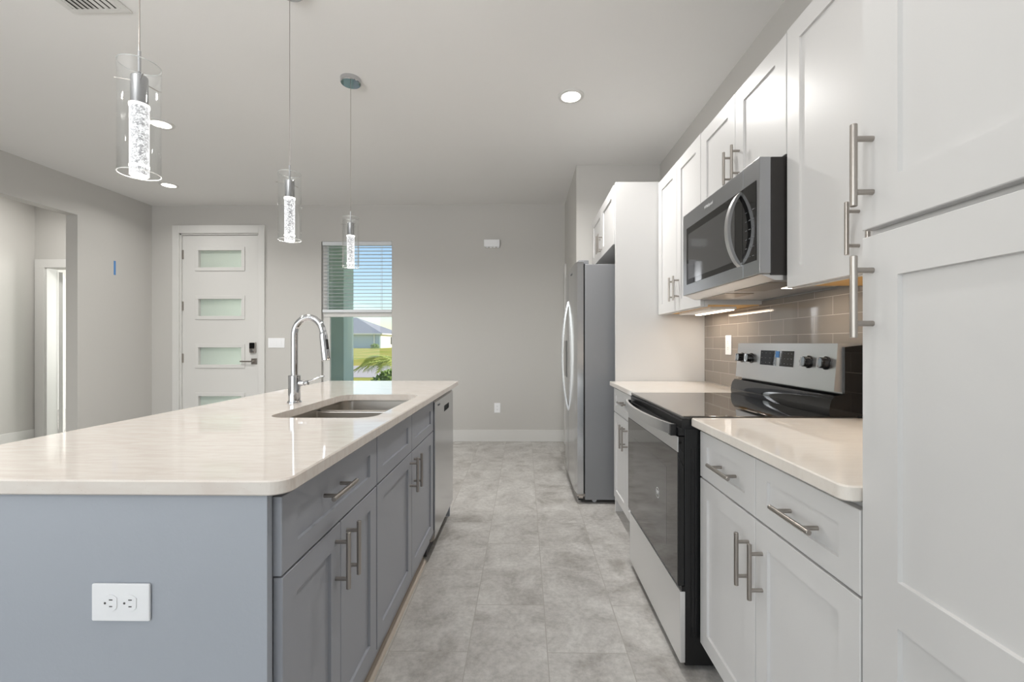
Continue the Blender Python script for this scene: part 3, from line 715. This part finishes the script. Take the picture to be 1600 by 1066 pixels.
# wall cabinets
UX = 0.936
def upper(y0, y1, z0, z1, label, hz, xf=UX, one=False, wood=True, hs=None):
    t = thing('wall_cabinet', label, 'cabinet', ((xf + RB) / 2, (y0 + y1) / 2, z0))
    tube_cab(MB(), xf + 0.0205, RB - 0.001, y0, y1, z0 + 0.012, z1).build('carcass', M['white_cab'], t, smooth=False)
    if wood:
        MB().box(xf + 0.04, RB - 0.012, y0 + 0.018, y1 - 0.018, z0 + 0.009, z0 + 0.0118).build('underside', M['raw_wood'], t, smooth=False)
        MB().box(xf + 0.0205, xf + 0.0385, y0, y1, z0, z0 + 0.0118).build('light_rail', M['white_cab'], t, smooth=False)
    ym = (y0 + y1) / 2
    for s, a, b in ((-1, y0 + 0.002, ym - G), (1, ym + G, y1 - 0.002)):
        door_part(t, 'door', M['white_cab'], xf, -1, a, b, z0 + 0.003, z1, handle=(ym + s * 0.038, hz, True), rail=0.07)
    return t
upper(YA0, 1.589, 1.372, 2.293, 'tall white wall cabinet between the pantry and the microwave', 1.50)
upper(1.591, 2.355, 1.853, 2.288, 'short white wall cabinet above the microwave', 1.968, wood=False)
upper(2.357, 3.097, 1.372, 2.293, 'tall white wall cabinet between the microwave and the refrigerator panel', 1.512)
upper(3.128, 4.10, 1.875, 2.295, 'white wall cabinet above the refrigerator', 1.985, xf=0.63, wood=False)
tag(MB().box(0.640, RB - 0.001, 3.103, 3.124, 0, 2.307, 0.001).build('side_panel', M['white_cab'], smooth=False), 'tall white side panel between the wall cabinets and the refrigerator', 'panel')

# led bars under wall cabinets
for y0, y1, lb in ((2.46, 2.95, 'lit slim light bar under the wall cabinet left of the range'), (0.86, 1.34, 'lit slim light bar under the wall cabinet right of the range')):
    t = thing('light_bar', lb, 'light', (1.15, (y0 + y1) / 2, 1.36))
    MB().box(1.03, 1.175, y0, y1, 1.366, 1.3805, 0.002).build('housing', M['white_plastic'], t)
    MB().box(1.134, 1.166, y0 + 0.01, y1 - 0.01, 1.361, 1.366).build('diffuser', M['led'], t, smooth=False)
    lamp('light_bar_glow', 'AREA', (1.15, (y0 + y1) / 2, 1.358), 0.95 if y0 > 2 else 2.0, (1, 0.86, 0.70), aim=(1.15, (y0 + y1) / 2, 0), shape='RECTANGLE', size=0.03, size_y=y1 - y0)

# ---- microwave
mw = thing('microwave_oven', 'stainless over-the-range microwave mounted above the stove', 'microwave', (1.05, 1.973, 1.424))
MZ0, MZ1, MX = 1.424, 1.848, 0.842
MB().box(MX + 0.042, RB - 0.001, YR0 + 0.003, YR1 - 0.003, MZ0 + 0.0, MZ1, 0.002).build('body', M['dark_plastic'], mw, smooth=False)
ysm = 1.712
fb = MB()
fb.box(MX, MX + 0.041, YR0, ysm - 0.001, MZ0 + 0.004, MZ1, 0.004).build('control_column', M['steel_mw'], mw)
dr = MB().box(MX, MX + 0.041, ysm + 0.001, YR1, MZ0 + 0.004, MZ1, 0.004).build('door', M['steel_mw'], mw)
MB().box(MX - 0.0015, MX + 0.002, ysm + 0.001, 2.30, 1.480, 1.77, 0.001).build('window_surround', M['black_gloss'], dr, smooth=False)
MB().box(MX - 0.0022, MX, 1.775, 2.275, 1.505, 1.735).build('window', M['micro_window'], dr, smooth=False)
cp = MB().box(MX - 0.0015, MX + 0.002, 1.612, ysm - 0.001, 1.480, 1.77, 0.001).build('control_panel', M['black_gloss'], mw, smooth=False)
for r_ in range(6):
    for c_ in range(3): MB().box(MX - 0.002, MX - 0.001, 1.626 + c_ * 0.026, 1.640 + c_ * 0.026, 1.50 + r_ * 0.034, 1.5025 + r_ * 0.034).build('key_mark', M['decal_dark'], cp, smooth=False)
def bow(parent, name, mat, x0, out, yc, z0, z1, wid, thick, n=24, up='z'):
    """flat bow handle: a strip arcing away from the face"""
    mb = MB(); bm = mb.bm; prev = None
    for k in range(n + 1):
        t_ = k / n; d_ = out * (1 - (2 * t_ - 1) ** 2) ** 0.8
        u = z0 + (z1 - z0) * t_; x = x0 - d_
        if up == 'z': sec = [(x, yc - wid / 2, u), (x, yc + wid / 2, u), (x + thick, yc + wid / 2, u), (x + thick, yc - wid / 2, u)]
        else: sec = [(x, u, yc - wid / 2), (x, u, yc + wid / 2), (x + thick, u, yc + wid / 2), (x + thick, u, yc - wid / 2)]
        ring = [bm.verts.new(p) for p in sec]
        if prev:
            for j in range(4): bm.faces.new((prev[j], prev[(j + 1) % 4], ring[(j + 1) % 4], ring[j]))
        else: bm.faces.new(ring)
        prev = ring
    bm.faces.new(prev[::-1])
    return mb.build(name, mat, parent)
bow(dr, 'handle', M['steel'], MX - 0.004, 0.05, 1.738, 1.478, 1.765, 0.026, 0.013)
text_mesh('badge', 'Whirlpool', 0.022, M['decal'], dr, (MX - 0.0008, 2.03, 1.81), (0, -1, 0), (0, 0, 1))
# underside: sloped vent lip, grease filters, lamp
un = MB().prism([(MX + 0.01, MZ0 + 0.003), (MX + 0.06, MZ0 - 0.018), (RB - 0.02, MZ0 - 0.018), (RB - 0.02, MZ0 + 0.003)], 'y', YR0 + 0.008, YR1 - 0.008).build('hood_base', M['steel'], mw, smooth=False)
for a, b in ((1.66, 1.93), (2.02, 2.29)):
    MB().box(MX + 0.07, MX + 0.20, a, b, MZ0 - 0.0205, MZ0 - 0.0178).build('grease_filter', M['nickel'], un, smooth=False)
MB().box(MX + 0.22, MX + 0.29, 1.70, 1.84, MZ0 - 0.0205, MZ0 - 0.0178).build('hood_lamp', M['hood_lamp'], un, smooth=False)
for yy in (1.77,): lamp('hood_lamp_glow', 'AREA', (MX + 0.255, yy, MZ0 - 0.025), 0.5, (1, 0.87, 0.72), aim=(MX + 0.255, yy, 0), size=0.07)

# ---- range
rg = thing('kitchen_range', 'stainless electric range with black glass cooktop set between white cabinets', 'stove', (0.9, 1.973, 0))
body = MB().box(0.577, 1.20, YR0 + 0.004, YR1 - 0.004, 0.02, 0.872, 0.002).build('body', M['black'], rg, smooth=False)
ribs = MB()
for x in (0.60, 0.612, 0.622): ribs.box(x, x + 0.004, YR0 + 0.0015, YR0 + 0.004, 0.12, 0.80)
ribs.build('side_ribs', M['black'], body, smooth=False)
for x in (0.62, 1.15):
    for y in (YR0 + 0.05, YR1 - 0.05): MB().lathe((x, y, 0), [(0, 0), (0.018, 0), (0.018, 0.009), (0.01, 0.011), (0.01, 0.0198)], 14).build('levelling_foot', M['black'], rg)
ct = MB()
ct.prism([(0.566, 0.872), (1.21, 0.872), (1.21, 0.905), (0.572, 0.905), (0.566, 0.90)], 'y', YR0 + 0.003, YR1 - 0.003)
ct.build('cooktop_frame', M['black'], rg, smooth=False)
MB().box(0.568, 1.19, YR0 + 0.001, YR1 - 0.001, 0.9055, 0.917, 0.003).build('cooktop', M['cooktop'], rg)
MB().box(0.556, 0.577, YR0 + 0.008, YR1 - 0.008, 0.846, 0.872).build('vent_trim', M['black'], rg, smooth=False)
od = MB().box(0.553, 0.576, YR0 + 0.004, YR1 - 0.004, 0.305, 0.843, 0.003).build('oven_door', M['black_gloss'], rg)
MB().box(0.5515, 0.5545, YR0 + 0.006, YR1 - 0.006, 0.312, 0.785).build('door_glass', M['oven_glass'], od, smooth=False)
MB().box(0.5515, 0.5550, YR0 + 0.004, YR1 - 0.004, 0.787, 0.842, 0.001).build('door_top_trim', M['steel'], od, smooth=False)
MB().box(0.5512, 0.5520, 1.72, 2.23, 0.40, 0.70).build('door_window', M['micro_window'], od, smooth=False)
lg = MB()
for k in range(32):
    a0, a1 = 2 * PI * k / 32, 2 * PI * (k + 1) / 32
    f = lambda a, r: (0.5508, 1.832 + r * math.cos(a), 0.562 + r * 1.0 * math.sin(a))
    lg.quad(f(a0, 0.019), f(a1, 0.019), f(a1, 0.022), f(a0, 0.022))
lgo = lg.build('round_emblem', M['decal'], od, smooth=False)
text_mesh('emblem_letters', 'W', 0.026, M['decal'], od, (0.5504, 1.832, 0.562), (0, -1, 0), (0, 0, 1))
hnd = bow(od, 'handle', M['steel'], 0.535, 0.038, 0.866, YR0 + 0.03, YR1 - 0.03, 0.038, 0.012, up='y')
for yy in (YR0 + 0.024, YR1 - 0.05): MB().box(0.533, 0.556, yy, yy + 0.026, 0.842, 0.884, 0.002).build('handle_bracket', M['black'], od)
MB().box(0.566, 0.577, YR0 + 0.004, YR1 - 0.004, 0.278, 0.304).build('drawer_gap', M['black'], rg, smooth=False)
MB().box(0.560, 0.579, YR0 + 0.002, YR1 - 0.002, 0.030, 0.286, 0.003).build('storage_drawer', M['steel_drawer'], rg)
# backguard
bg = MB().prism([(1.118, 1.005), (1.132, 1.178), (1.215, 1.178), (1.215, 0.917), (1.15, 0.917), (1.15, 1.0)], 'y', YR0 + 0.018, YR1 - 0.004).build('backguard', M['steel'], rg, smooth=False)
MB().prism([(1.148, 0.917), (1.212, 0.917), (1.212, 1.172), (1.148, 1.165)], 'y', YR0 + 0.006, YR0 + 0.018).build('backguard_side', M['black_gloss'], bg, smooth=False)
pts = [(1.158, 0.998), (1.112, 0.990), (1.100, 0.975), (1.094, 0.955), (1.092, 0.935), (1.094, 0.9175), (1.158, 0.9175)]
MB().prism(pts, 'y', YR0 + 0.004, YR1 - 0.004).build('lower_guard', M['black_gloss'], bg)
ang = math.atan2(0.173, 0.014); tp = Vector((0.014, 0, 0.173)).normalized(); nn = Vector((-0.173, 0, 0.014)).normalized()
def onpanel(y, z, d=0.0):
    s_ = (z - 1.005) / 0.173
    p = Vector((1.118 + 0.014 * s_, y, z)); return p + nn * d
def panel_block(y0, y1, z0, z1, d0, d1, name, mat, parent):
    c = [onpanel(y, z, d) for d in (d0, d1) for (y, z) in ((y0, z0), (y1, z0), (y1, z1), (y0, z1))]
    mb = MB(); mb._new(c, [(0, 1, 2, 3), (7, 6, 5, 4), (0, 4, 5, 1), (1, 5, 6, 2), (2, 6, 7, 3), (3, 7, 4, 0)])
    return mb.build(name, mat, parent, smooth=False)
for y in (2.295, 2.205, 1.762, 1.662):
    c0 = onpanel(y, 1.105, 0); kn = MB()
    kn.tube([c0, c0 + nn * 0.004, c0 + nn * 0.006, c0 + nn * 0.026, c0 + nn * 0.028], [0.025, 0.025, 0.021, 0.020, 0.017], 24)
    ko = kn.build('knob', M['black_gloss'], rg)
    p0, p1 = c0 + nn * 0.027, c0 + nn * 0.035
    q = MB(); q._new([p + v for p in (p0, p1) for v in (Vector((0, -0.004, 0)) - tp * 0.018, Vector((0, 0.004, 0)) - tp * 0.018, Vector((0, 0.004, 0)) + tp * 0.018, Vector((0, -0.004, 0)) + tp * 0.018)],
                     [(0, 1, 2, 3), (7, 6, 5, 4), (0, 4, 5, 1), (1, 5, 6, 2), (2, 6, 7, 3), (3, 7, 4, 0)])
    q.build('grip', M['chrome'], ko, smooth=False)
for y0, y1 in ((1.99, 2.12), (1.862, 1.962)):
    dp = panel_block(y0, y1, 1.078, 1.145, 0.0, 0.0015, 'display', M['black_gloss'], rg)
    for r_ in range(3):
        for c_ in range(4):
            yy = y0 + 0.014 + c_ * (y1 - y0 - 0.028) / 3; zz = 1.088 + r_ * 0.022
            a = [onpanel(yy - 0.004, zz, 0.0019), onpanel(yy + 0.004, zz, 0.0019), onpanel(yy + 0.004, zz + 0.003, 0.0019), onpanel(yy - 0.004, zz + 0.003, 0.0019)]
            mk = MB(); mk.quad(*a); mk.build('key_mark', M['decal_dark'], dp, smooth=False)
panel_block(1.966, 1.994, 1.115, 1.143, 0.002, 0.0028, 'film_tab', M['blue_tape'], bg)['label'] = 'blue scrap of protective film'

# ---- refrigerator
fg = thing('refrigerator', 'stainless side-by-side refrigerator standing in the alcove past the counter', 'refrigerator', (0.82, 3.68, 0))
F0, F1 = 3.238, 4.115; FXF = 0.372
MB().box(0.445, 1.235, F0, F1, 0.03, 1.757, 0.004).build('body', M['fridge_side'], fg, smooth=False)
def fr_door(y0, y1, name):
    pts = []
    for k in range(9):
        t_ = k / 8; yy = y0 + (y1 - y0) * t_; pts.append((FXF + 0.01 * (2 * (yy - (F0 + F1) / 2) / (F1 - F0)) ** 2 + (0.008 if k in (0, 8) else 0), yy))
    pts += [(0.434, y1), (0.434, y0)]
    return MB().prism(pts, 'z', 0.075, 1.775).build(name, M['steel_v'], fg)
SE = 3.775
d1 = fr_door(F0, SE - 0.003, 'refrigerator_door'); d2 = fr_door(SE + 0.003, F1, 'freezer_door')
bow(d1, 'handle', M['handle_steel'], FXF - 0.002, 0.052, SE - 0.035, 0.61, 1.53, 0.022, 0.013, 32)
bow(d2, 'handle', M['handle_steel'], FXF - 0.002, 0.052, SE + 0.035, 0.61, 1.53, 0.022, 0.013, 32)
MB().box(FXF - 0.003, FXF + 0.01, SE + 0.09, SE + 0.27, 0.88, 1.20, 0.002).build('dispenser', M['black_gloss'], d2, smooth=False)
text_mesh('badge', 'Whirlpool', 0.02, M['decal_dark'], d1, (FXF - 0.0005, 3.5, 1.72), (0, -1, 0), (0, 0, 1))
MB().box(0.435, 0.4445, F0 + 0.01, F1 - 0.01, 0.08, 1.75).build('door_gasket', M['black'], fg, smooth=False)
for y in (F0 + 0.04, F1 - 0.04):
    MB().box(0.40, 0.475, y - 0.025, y + 0.025, 1.7585, 1.79, 0.005).build('hinge_cap', M['fridge_side'], fg)
MB().box(0.40, 0.46, F0 + 0.03, F1 - 0.03, 0.02, 0.07).build('base_grille', M['black'], fg, smooth=False)
MB().box(0.385, 0.445, F0 - 0.002, F0 + 0.05, 0.055, 0.074, 0.002).tube([(0.40, F0 + 0.0, 0.052), (0.43, F0 + 0.0, 0.052)], 0.011, 10).build('lower_hinge', M['nickel'], fg)
for x in (0.52, 1.15):
    for y in (F0 + 0.05, F1 - 0.05): MB().tube([(x, y - 0.01, 0.018), (x, y + 0.01, 0.018)], 0.018, 14).box(x - 0.006, x + 0.006, y - 0.008, y + 0.008, 0.018, 0.04).build('roller', M['decal'], fg)

# ------------------------------------------------------------------ pendants, can lights, vent
def pendant(x, y, label):
    zt, zb = 1.970, 1.660
    t = thing('pendant_light', label, 'pendant lamp', (x, y, ZC), 'pendants over the island')
    MB().lathe((x, y, ZC), [(0, -0.03), (0.058, -0.03), (0.062, -0.026), (0.063, 0), (0, 0)], 40).build('canopy', M['chrome'], t)
    MB().tube([(x, y, ZC - 0.03), (x, y, 1.995)], 0.0016, 8).build('cord', M['nickel'], t)
    MB().tube([(x, y, 1.935), (x, y, 2.01)], 0.004, 10).build('stem', M['chrome'], t)
    cap = MB().lathe((x, y, 0), [(0, 1.937), (0.0195, 1.937), (0.0205, 1.934), (0.0205, 1.857), (0, 1.857)], 32).build('socket_cap', M['chrome'], t)
    sp = MB()
    for k in range(3):
        a = math.radians(200 + 120 * k); sp.tube([(x, y, 1.925), (x + 0.058 * math.cos(a), y + 0.058 * math.sin(a), 1.925)], 0.0014, 8)
    sp.build('support_rods', M['nickel'], cap)
    gs = MB().lathe((x, y, 0), [(0.048, zb), (0.050, zb), (0.050, zt), (0.048, zt), (0.048, zb)], 48).build('glass_shade', M['pendant_glass'], t)
    for zr in (zb, zt): MB().lathe((x, y, zr), [(0.0478 + 0, 0), (0.049, -0.0012), (0.0502, 0), (0.049, 0.0012), (0.0478, 0)], 48).build('rim_glint', M['rim_glint'], gs)
    cr = MB().lathe((x, y, 0), [(0, 1.684), (0.0225, 1.684), (0.0225, 1.850), (0, 1.850)], 32).build('crystal_rod', M['crystal'], t)
    MB().lathe((x, y, 0), [(0.0228, 1.850), (0.024, 1.850), (0.024, 1.857), (0, 1.857), (0, 1.850)], 32).build('lit_rim', M['crystal_rim'], cr)
    MB().lathe((x, y, 0), [(0, 1.684), (0.0232, 1.684), (0.0232, 1.678), (0, 1.678)], 32).build('lit_ring', M['crystal_rim'], cr)
    MB().lathe((x, y, 0), [(0, 1.6775), (0.0225, 1.6775), (0.0225, 1.656), (0.018, 1.652), (0, 1.652)], 32).build('clear_tip', M['crystal'], cr)
    return t
PLAB = ['nearest glass cylinder pendant lamp with lit bubble crystal, at the left above the island', 'middle glass cylinder pendant lamp of the three above the island', 'farthest glass cylinder pendant lamp, hanging in front of the window']
p0 = pendant(-1.094, 1.24, PLAB[0])
for i, y in ((1, 2.045), (2, 2.77)):
    c = copy_tree(p0); c.location = (-1.094, y, ZC); c['label'] = PLAB[i]
for y in (1.24, 2.045, 2.77): lamp('pendant_glow', 'POINT', (-1.094, y, 1.60), 3, (1, 0.93, 0.84), shadow_soft_size=0.03)
cans = [(0.315, 2.981, 'round lit recessed ceiling light above the kitchen aisle'), (-2.755, 3.31, 'round lit recessed ceiling light partly behind the nearest pendant'), (-3.741, 4.597, 'round lit recessed ceiling light near the front door')]
first = None
for x, y, lb in cans:
    if first is None:
        t = thing('recessed_light', lb, 'ceiling light', (x, y, ZC), 'recessed ceiling lights')
        MB().lathe((x, y, ZC), [(0.066, -0.001), (0.088, 0), (0.086, -0.006), (0.07, -0.010), (0.064, -0.008)], 40).build('trim_ring', M['trim'], t)
        MB().lathe((x, y, ZC), [(0, -0.007), (0.0665, -0.007), (0.0665, -0.002), (0, -0.002)], 40).build('diffuser', M['can'], t)
        first = t
    else:
        c = copy_tree(first); c.location = (x, y, ZC); c['label'] = lb
for x, y, pw in [(0.315, 2.981, 23), (-2.755, 3.31, 42), (-3.741, 4.597, 7), (0.315, 0.8, 6), (-2.755, 1.2, 14), (-2.755, -1.5, 8), (0.0, -1.8, 6)]:
    lamp('can_glow', 'AREA', (x, y, ZC - 0.012), pw, (1, 0.98, 0.95), aim=(x, y, 0), shape='DISK', size=0.12, spread=math.radians(150))
vt = thing('ceiling_vent', 'white ceiling air vent with dark slots at the upper left edge', 'vent', (-2.118, 2.04, ZC))
VX0, VX1, VY0, VY1 = -2.27, -1.967, 1.885, 2.19
MB().box(VX0, VX1, VY0, VY0 + 0.03, ZC - 0.008, ZC - 0.0005, 0.002).box(VX0, VX1, VY1 - 0.03, VY1, ZC - 0.008, ZC - 0.0005, 0.002).box(VX0, VX0 + 0.03, VY0 + 0.03, VY1 - 0.03, ZC - 0.008, ZC - 0.0005, 0.002).box(VX1 - 0.03, VX1, VY0 + 0.03, VY1 - 0.03, ZC - 0.008, ZC - 0.0005, 0.002).build('frame', M['trim'], vt)
MB().box(VX0 + 0.03, VX1 - 0.03, VY0 + 0.03, VY1 - 0.03, ZC - 0.0025, ZC - 0.0008).build('shade_backing', M['vent_shade'], vt, smooth=False)  # flat dark sheet stands in for the shade inside the duct
for x in (-2.228, -2.202, -2.176, -2.150, -2.124):               # one bank of louvres faces the kitchen
    MB().prism([(x - 0.013, ZC - 0.004), (x + 0.013, ZC - 0.012), (x + 0.013, ZC - 0.011), (x - 0.013, ZC - 0.003)], 'y', VY0 + 0.03, VY1 - 0.03).build('slat', M['trim'], vt, smooth=False)
for x in (-2.096, -2.066, -2.036, -2.006):                       # the other bank faces away and shows its open slots
    MB().prism([(x - 0.009, ZC - 0.009), (x + 0.007, ZC - 0.005), (x + 0.007, ZC - 0.004), (x - 0.009, ZC - 0.008)], 'y', VY0 + 0.03, VY1 - 0.03).build('slat', M['trim'], vt, smooth=False)

# door chime, tape
ch = thing('door_chime', 'small white wall box high on the far grey wall', 'chime', (-0.385, YF, 2.315))
MB().box(-0.478, -0.292, YF - 0.045, YF, 2.327, 2.412, 0.006).build('cover', M['white_plastic'], ch)
g_ = MB()
for x in (-0.455, -0.412, -0.369, -0.326): g_.box(x, x + 0.028, YF - 0.035, YF - 0.004, 2.318, 2.327)
g_.build('grille_feet', M['white_plastic'], ch, smooth=False)
tag(MB().box(XL, XL + 0.002, 4.793, 4.816, 1.93, 2.085).build('tape_strip', M['blue_tape'], smooth=False), 'strip of blue painter tape stuck on the left grey wall', 'tape')

# ------------------------------------------------------------------ outdoors
struct(MB().box(-5.2, 1.4, YF + WT, 6.9, -0.14, -0.02).build('ground_porch', M['porch_slab'], smooth=False))
gm = MB(); ys = [5.41, 8, 12, 16.5, 24, 40, 78, 130, 300]; zz = [-0.2, -0.25, -0.25, -0.25, -0.22, -0.12, 0.24, 0.6, 1.0]
for (a, za), (b, zb) in zip(zip(ys, zz), zip(ys[1:], zz[1:])):
    gm.quad((-160, a, za), (120, a, za), (120, b, zb), (-160, b, zb))
struct(gm.build('ground', M['lawn'], smooth=False))
wk = MB(); wk.quad((-60, 18.0, -0.235), (40, 18.0, -0.235), (40, 26.5, -0.195), (-60, 26.5, -0.195)); struct(wk.build('ground_walk', M['concrete'], smooth=False))
struct(MB().box(1.42, 1.56, YF + WT, 7.6, -0.2, 4.5).build('wall_sun_block', M['stucco_green'], smooth=False))  # unseen wall added to keep the sun off the porch pillar
struct(MB().box(-4.45, 1.40, YF + WT, 6.95, 2.83, 2.98).build('porch_roof', M['stucco_white'], smooth=False))
tag(MB().box(-3.02, -2.64, 6.42, 6.80, -0.03, 2.829, 0.006).build('porch_pillar', M['stucco_green'], smooth=False), 'sage green stucco porch pillar seen through the window', 'pillar')
nh = thing('neighbour_house', 'single-storey pale stucco house with a hipped shingle roof across the lawn', 'house', (-36, 82, 0.2))
hw = MB(); hx0, hx1, hy0, hy1 = -52.0, -25.6, 78.0, 92.0
hw.box(hx0, hx1, hy0, hy1, 0.0, 2.95)
wl = hw.build('wall', M['stucco_pale'], nh, smooth=False)
MB().box(hx1 + 0.001, hx1 + 0.1, hy0 + 0.2, hy1, 0.0, 2.94).build('lit_side_wall', M['stucco_white'], nh, smooth=False)  # sunlit side painted as a whiter slab over the same stucco wall
MB().box(hx1 + 0.1, hx1 + 0.14, 84.0, 85.2, 0.9, 2.3).build('side_window', M['cab_dark'], nh, smooth=False)
MB().tube([(hx1 - 1.0, hy0 - 0.1, 0.05), (hx1 - 1.0, hy0 - 0.1, 2.9)], 0.09, 8).build('downspout', M['stucco_white'], nh)
rf = MB(); o = 0.6; ex0, ex1, ey0, ey1 = hx0 - o, hx1 + o, hy0 - o, hy1 + o; rz = 6.1; ym_ = (hy0 + hy1) / 2
rf._new([(ex0, ey0, 2.85), (ex1, ey0, 2.85), (ex1, ey1, 2.85), (ex0, ey1, 2.85), (ex0 + 7.4, ym_, rz), (ex1 - 7.4, ym_, rz)], [(0, 1, 5, 4), (1, 2, 5), (2, 3, 4, 5), (3, 0, 4), (3, 2, 1, 0)])
rf.build('roof', M['shingle'], nh, smooth=False)
MB().box(ex0, ex1, ey0 - 0.05, ey0, 2.66, 2.88).box(ex1, ex1 + 0.05, ey0, ey1, 2.66, 2.88).build('fascia', M['stucco_white'], nh, smooth=False)
def clump(name, label, cat, c, r, n, leaf, mat, sq=0.8, group=None):
    mb = MB()
    for k in range(n):
        a = random.uniform(0, 2 * PI); u = random.uniform(-0.2, 1); q = math.sqrt(max(0, 1 - u * u)) * r * random.uniform(0.55, 1.05)
        p = Vector((c[0] + q * math.cos(a), c[1] + q * math.sin(a), c[2] + 0.2 * r + max(-0.15 * r, u * r * sq)))
        d = Vector((random.uniform(-1, 1), random.uniform(-1, 1), random.uniform(-0.3, 1))).normalized(); s_ = d.orthogonal().normalized() * leaf * 0.28
        mb.quad(p, p + d * leaf * 0.5 + s_, p + d * leaf, p + d * leaf * 0.5 - s_)
    mb.lathe((c[0], c[1], c[2]), [(0, 0), (0.06 * r, 0), (0.05 * r, 0.5 * r), (0, 0.5 * r)], 8)
    return tag(mb.build(name, mat, smooth=False), label, cat, group)
for x, lb in ((-37.8, 'dark round shrub against the neighbouring house wall'), (-26.0, 'small shrub by the corner of the neighbouring house')):
    clump('round_shrub', lb, 'shrub', (x, 76.6, 0.2), 1.0 if x < -30 else 0.7, 260, 0.3, M['leaf'], group='shrubs at the neighbouring house')
clump('leafy_shrub', 'green leafy shrub below the palm outside the window', 'shrub', (-2.22, 7.4, -0.25), 0.52, 2000, 0.09, M['leaf'], 1.6)
pm = thing('palm_plant', 'young palm with arching yellow-green fronds outside the window', 'palm', (-2.5, 8.95, -0.25))
MB().tube([(-2.5, 8.95, -0.25), (-2.5, 8.95, 0.1), (-2.49, 8.95, 0.66)], [0.09, 0.08, 0.05], 10).build('trunk', M['palm_trunk'], pm)
for k in range(22):
    a = 2 * PI * k / 22 + random.uniform(-0.15, 0.15); L = random.uniform(0.65, 0.95); rise = random.uniform(0.25, 0.6)
    mb = MB(); base_ = Vector((-2.49, 8.95, 0.66)); prev = None; pts = []
    for j in range(13):
        s_ = j / 12; pts.append(base_ + Vector((math.cos(a) * L * s_, math.sin(a) * L * s_, rise * s_ * 1.5 - (rise * 1.1 + 0.15) * s_ * s_)))
    mb.tube(pts, [0.008 * (1 - 0.8 * j / 12) for j in range(13)], 5)
    for j in range(2, 13):
        for sub in (0, 0.5):
            p = pts[j] if sub == 0 or j == 12 else (pts[j] + pts[j + 1]) / 2
            tdir = (pts[min(12, j + 1)] - pts[j - 1]).normalized(); sd = Vector((-math.sin(a), math.cos(a), 0)); ll = 0.30 * (1 - abs(j - 6) / 11)
            for sg in (-1, 1):
                d_ = (tdir * 0.75 + sd * sg * 0.8 + Vector((0, 0, 0.15))).normalized(); w_ = tdir * 0.009
                mb.quad(p - w_, p + d_ * ll * 0.5 - w_ * 0.7 - Vector((0, 0, 0.01)), p + d_ * ll - Vector((0, 0, 0.05)), p + d_ * ll * 0.5 + w_ * 0.7, p + w_)
    mb.build('frond', M['palm_leaf'], pm, smooth=False)
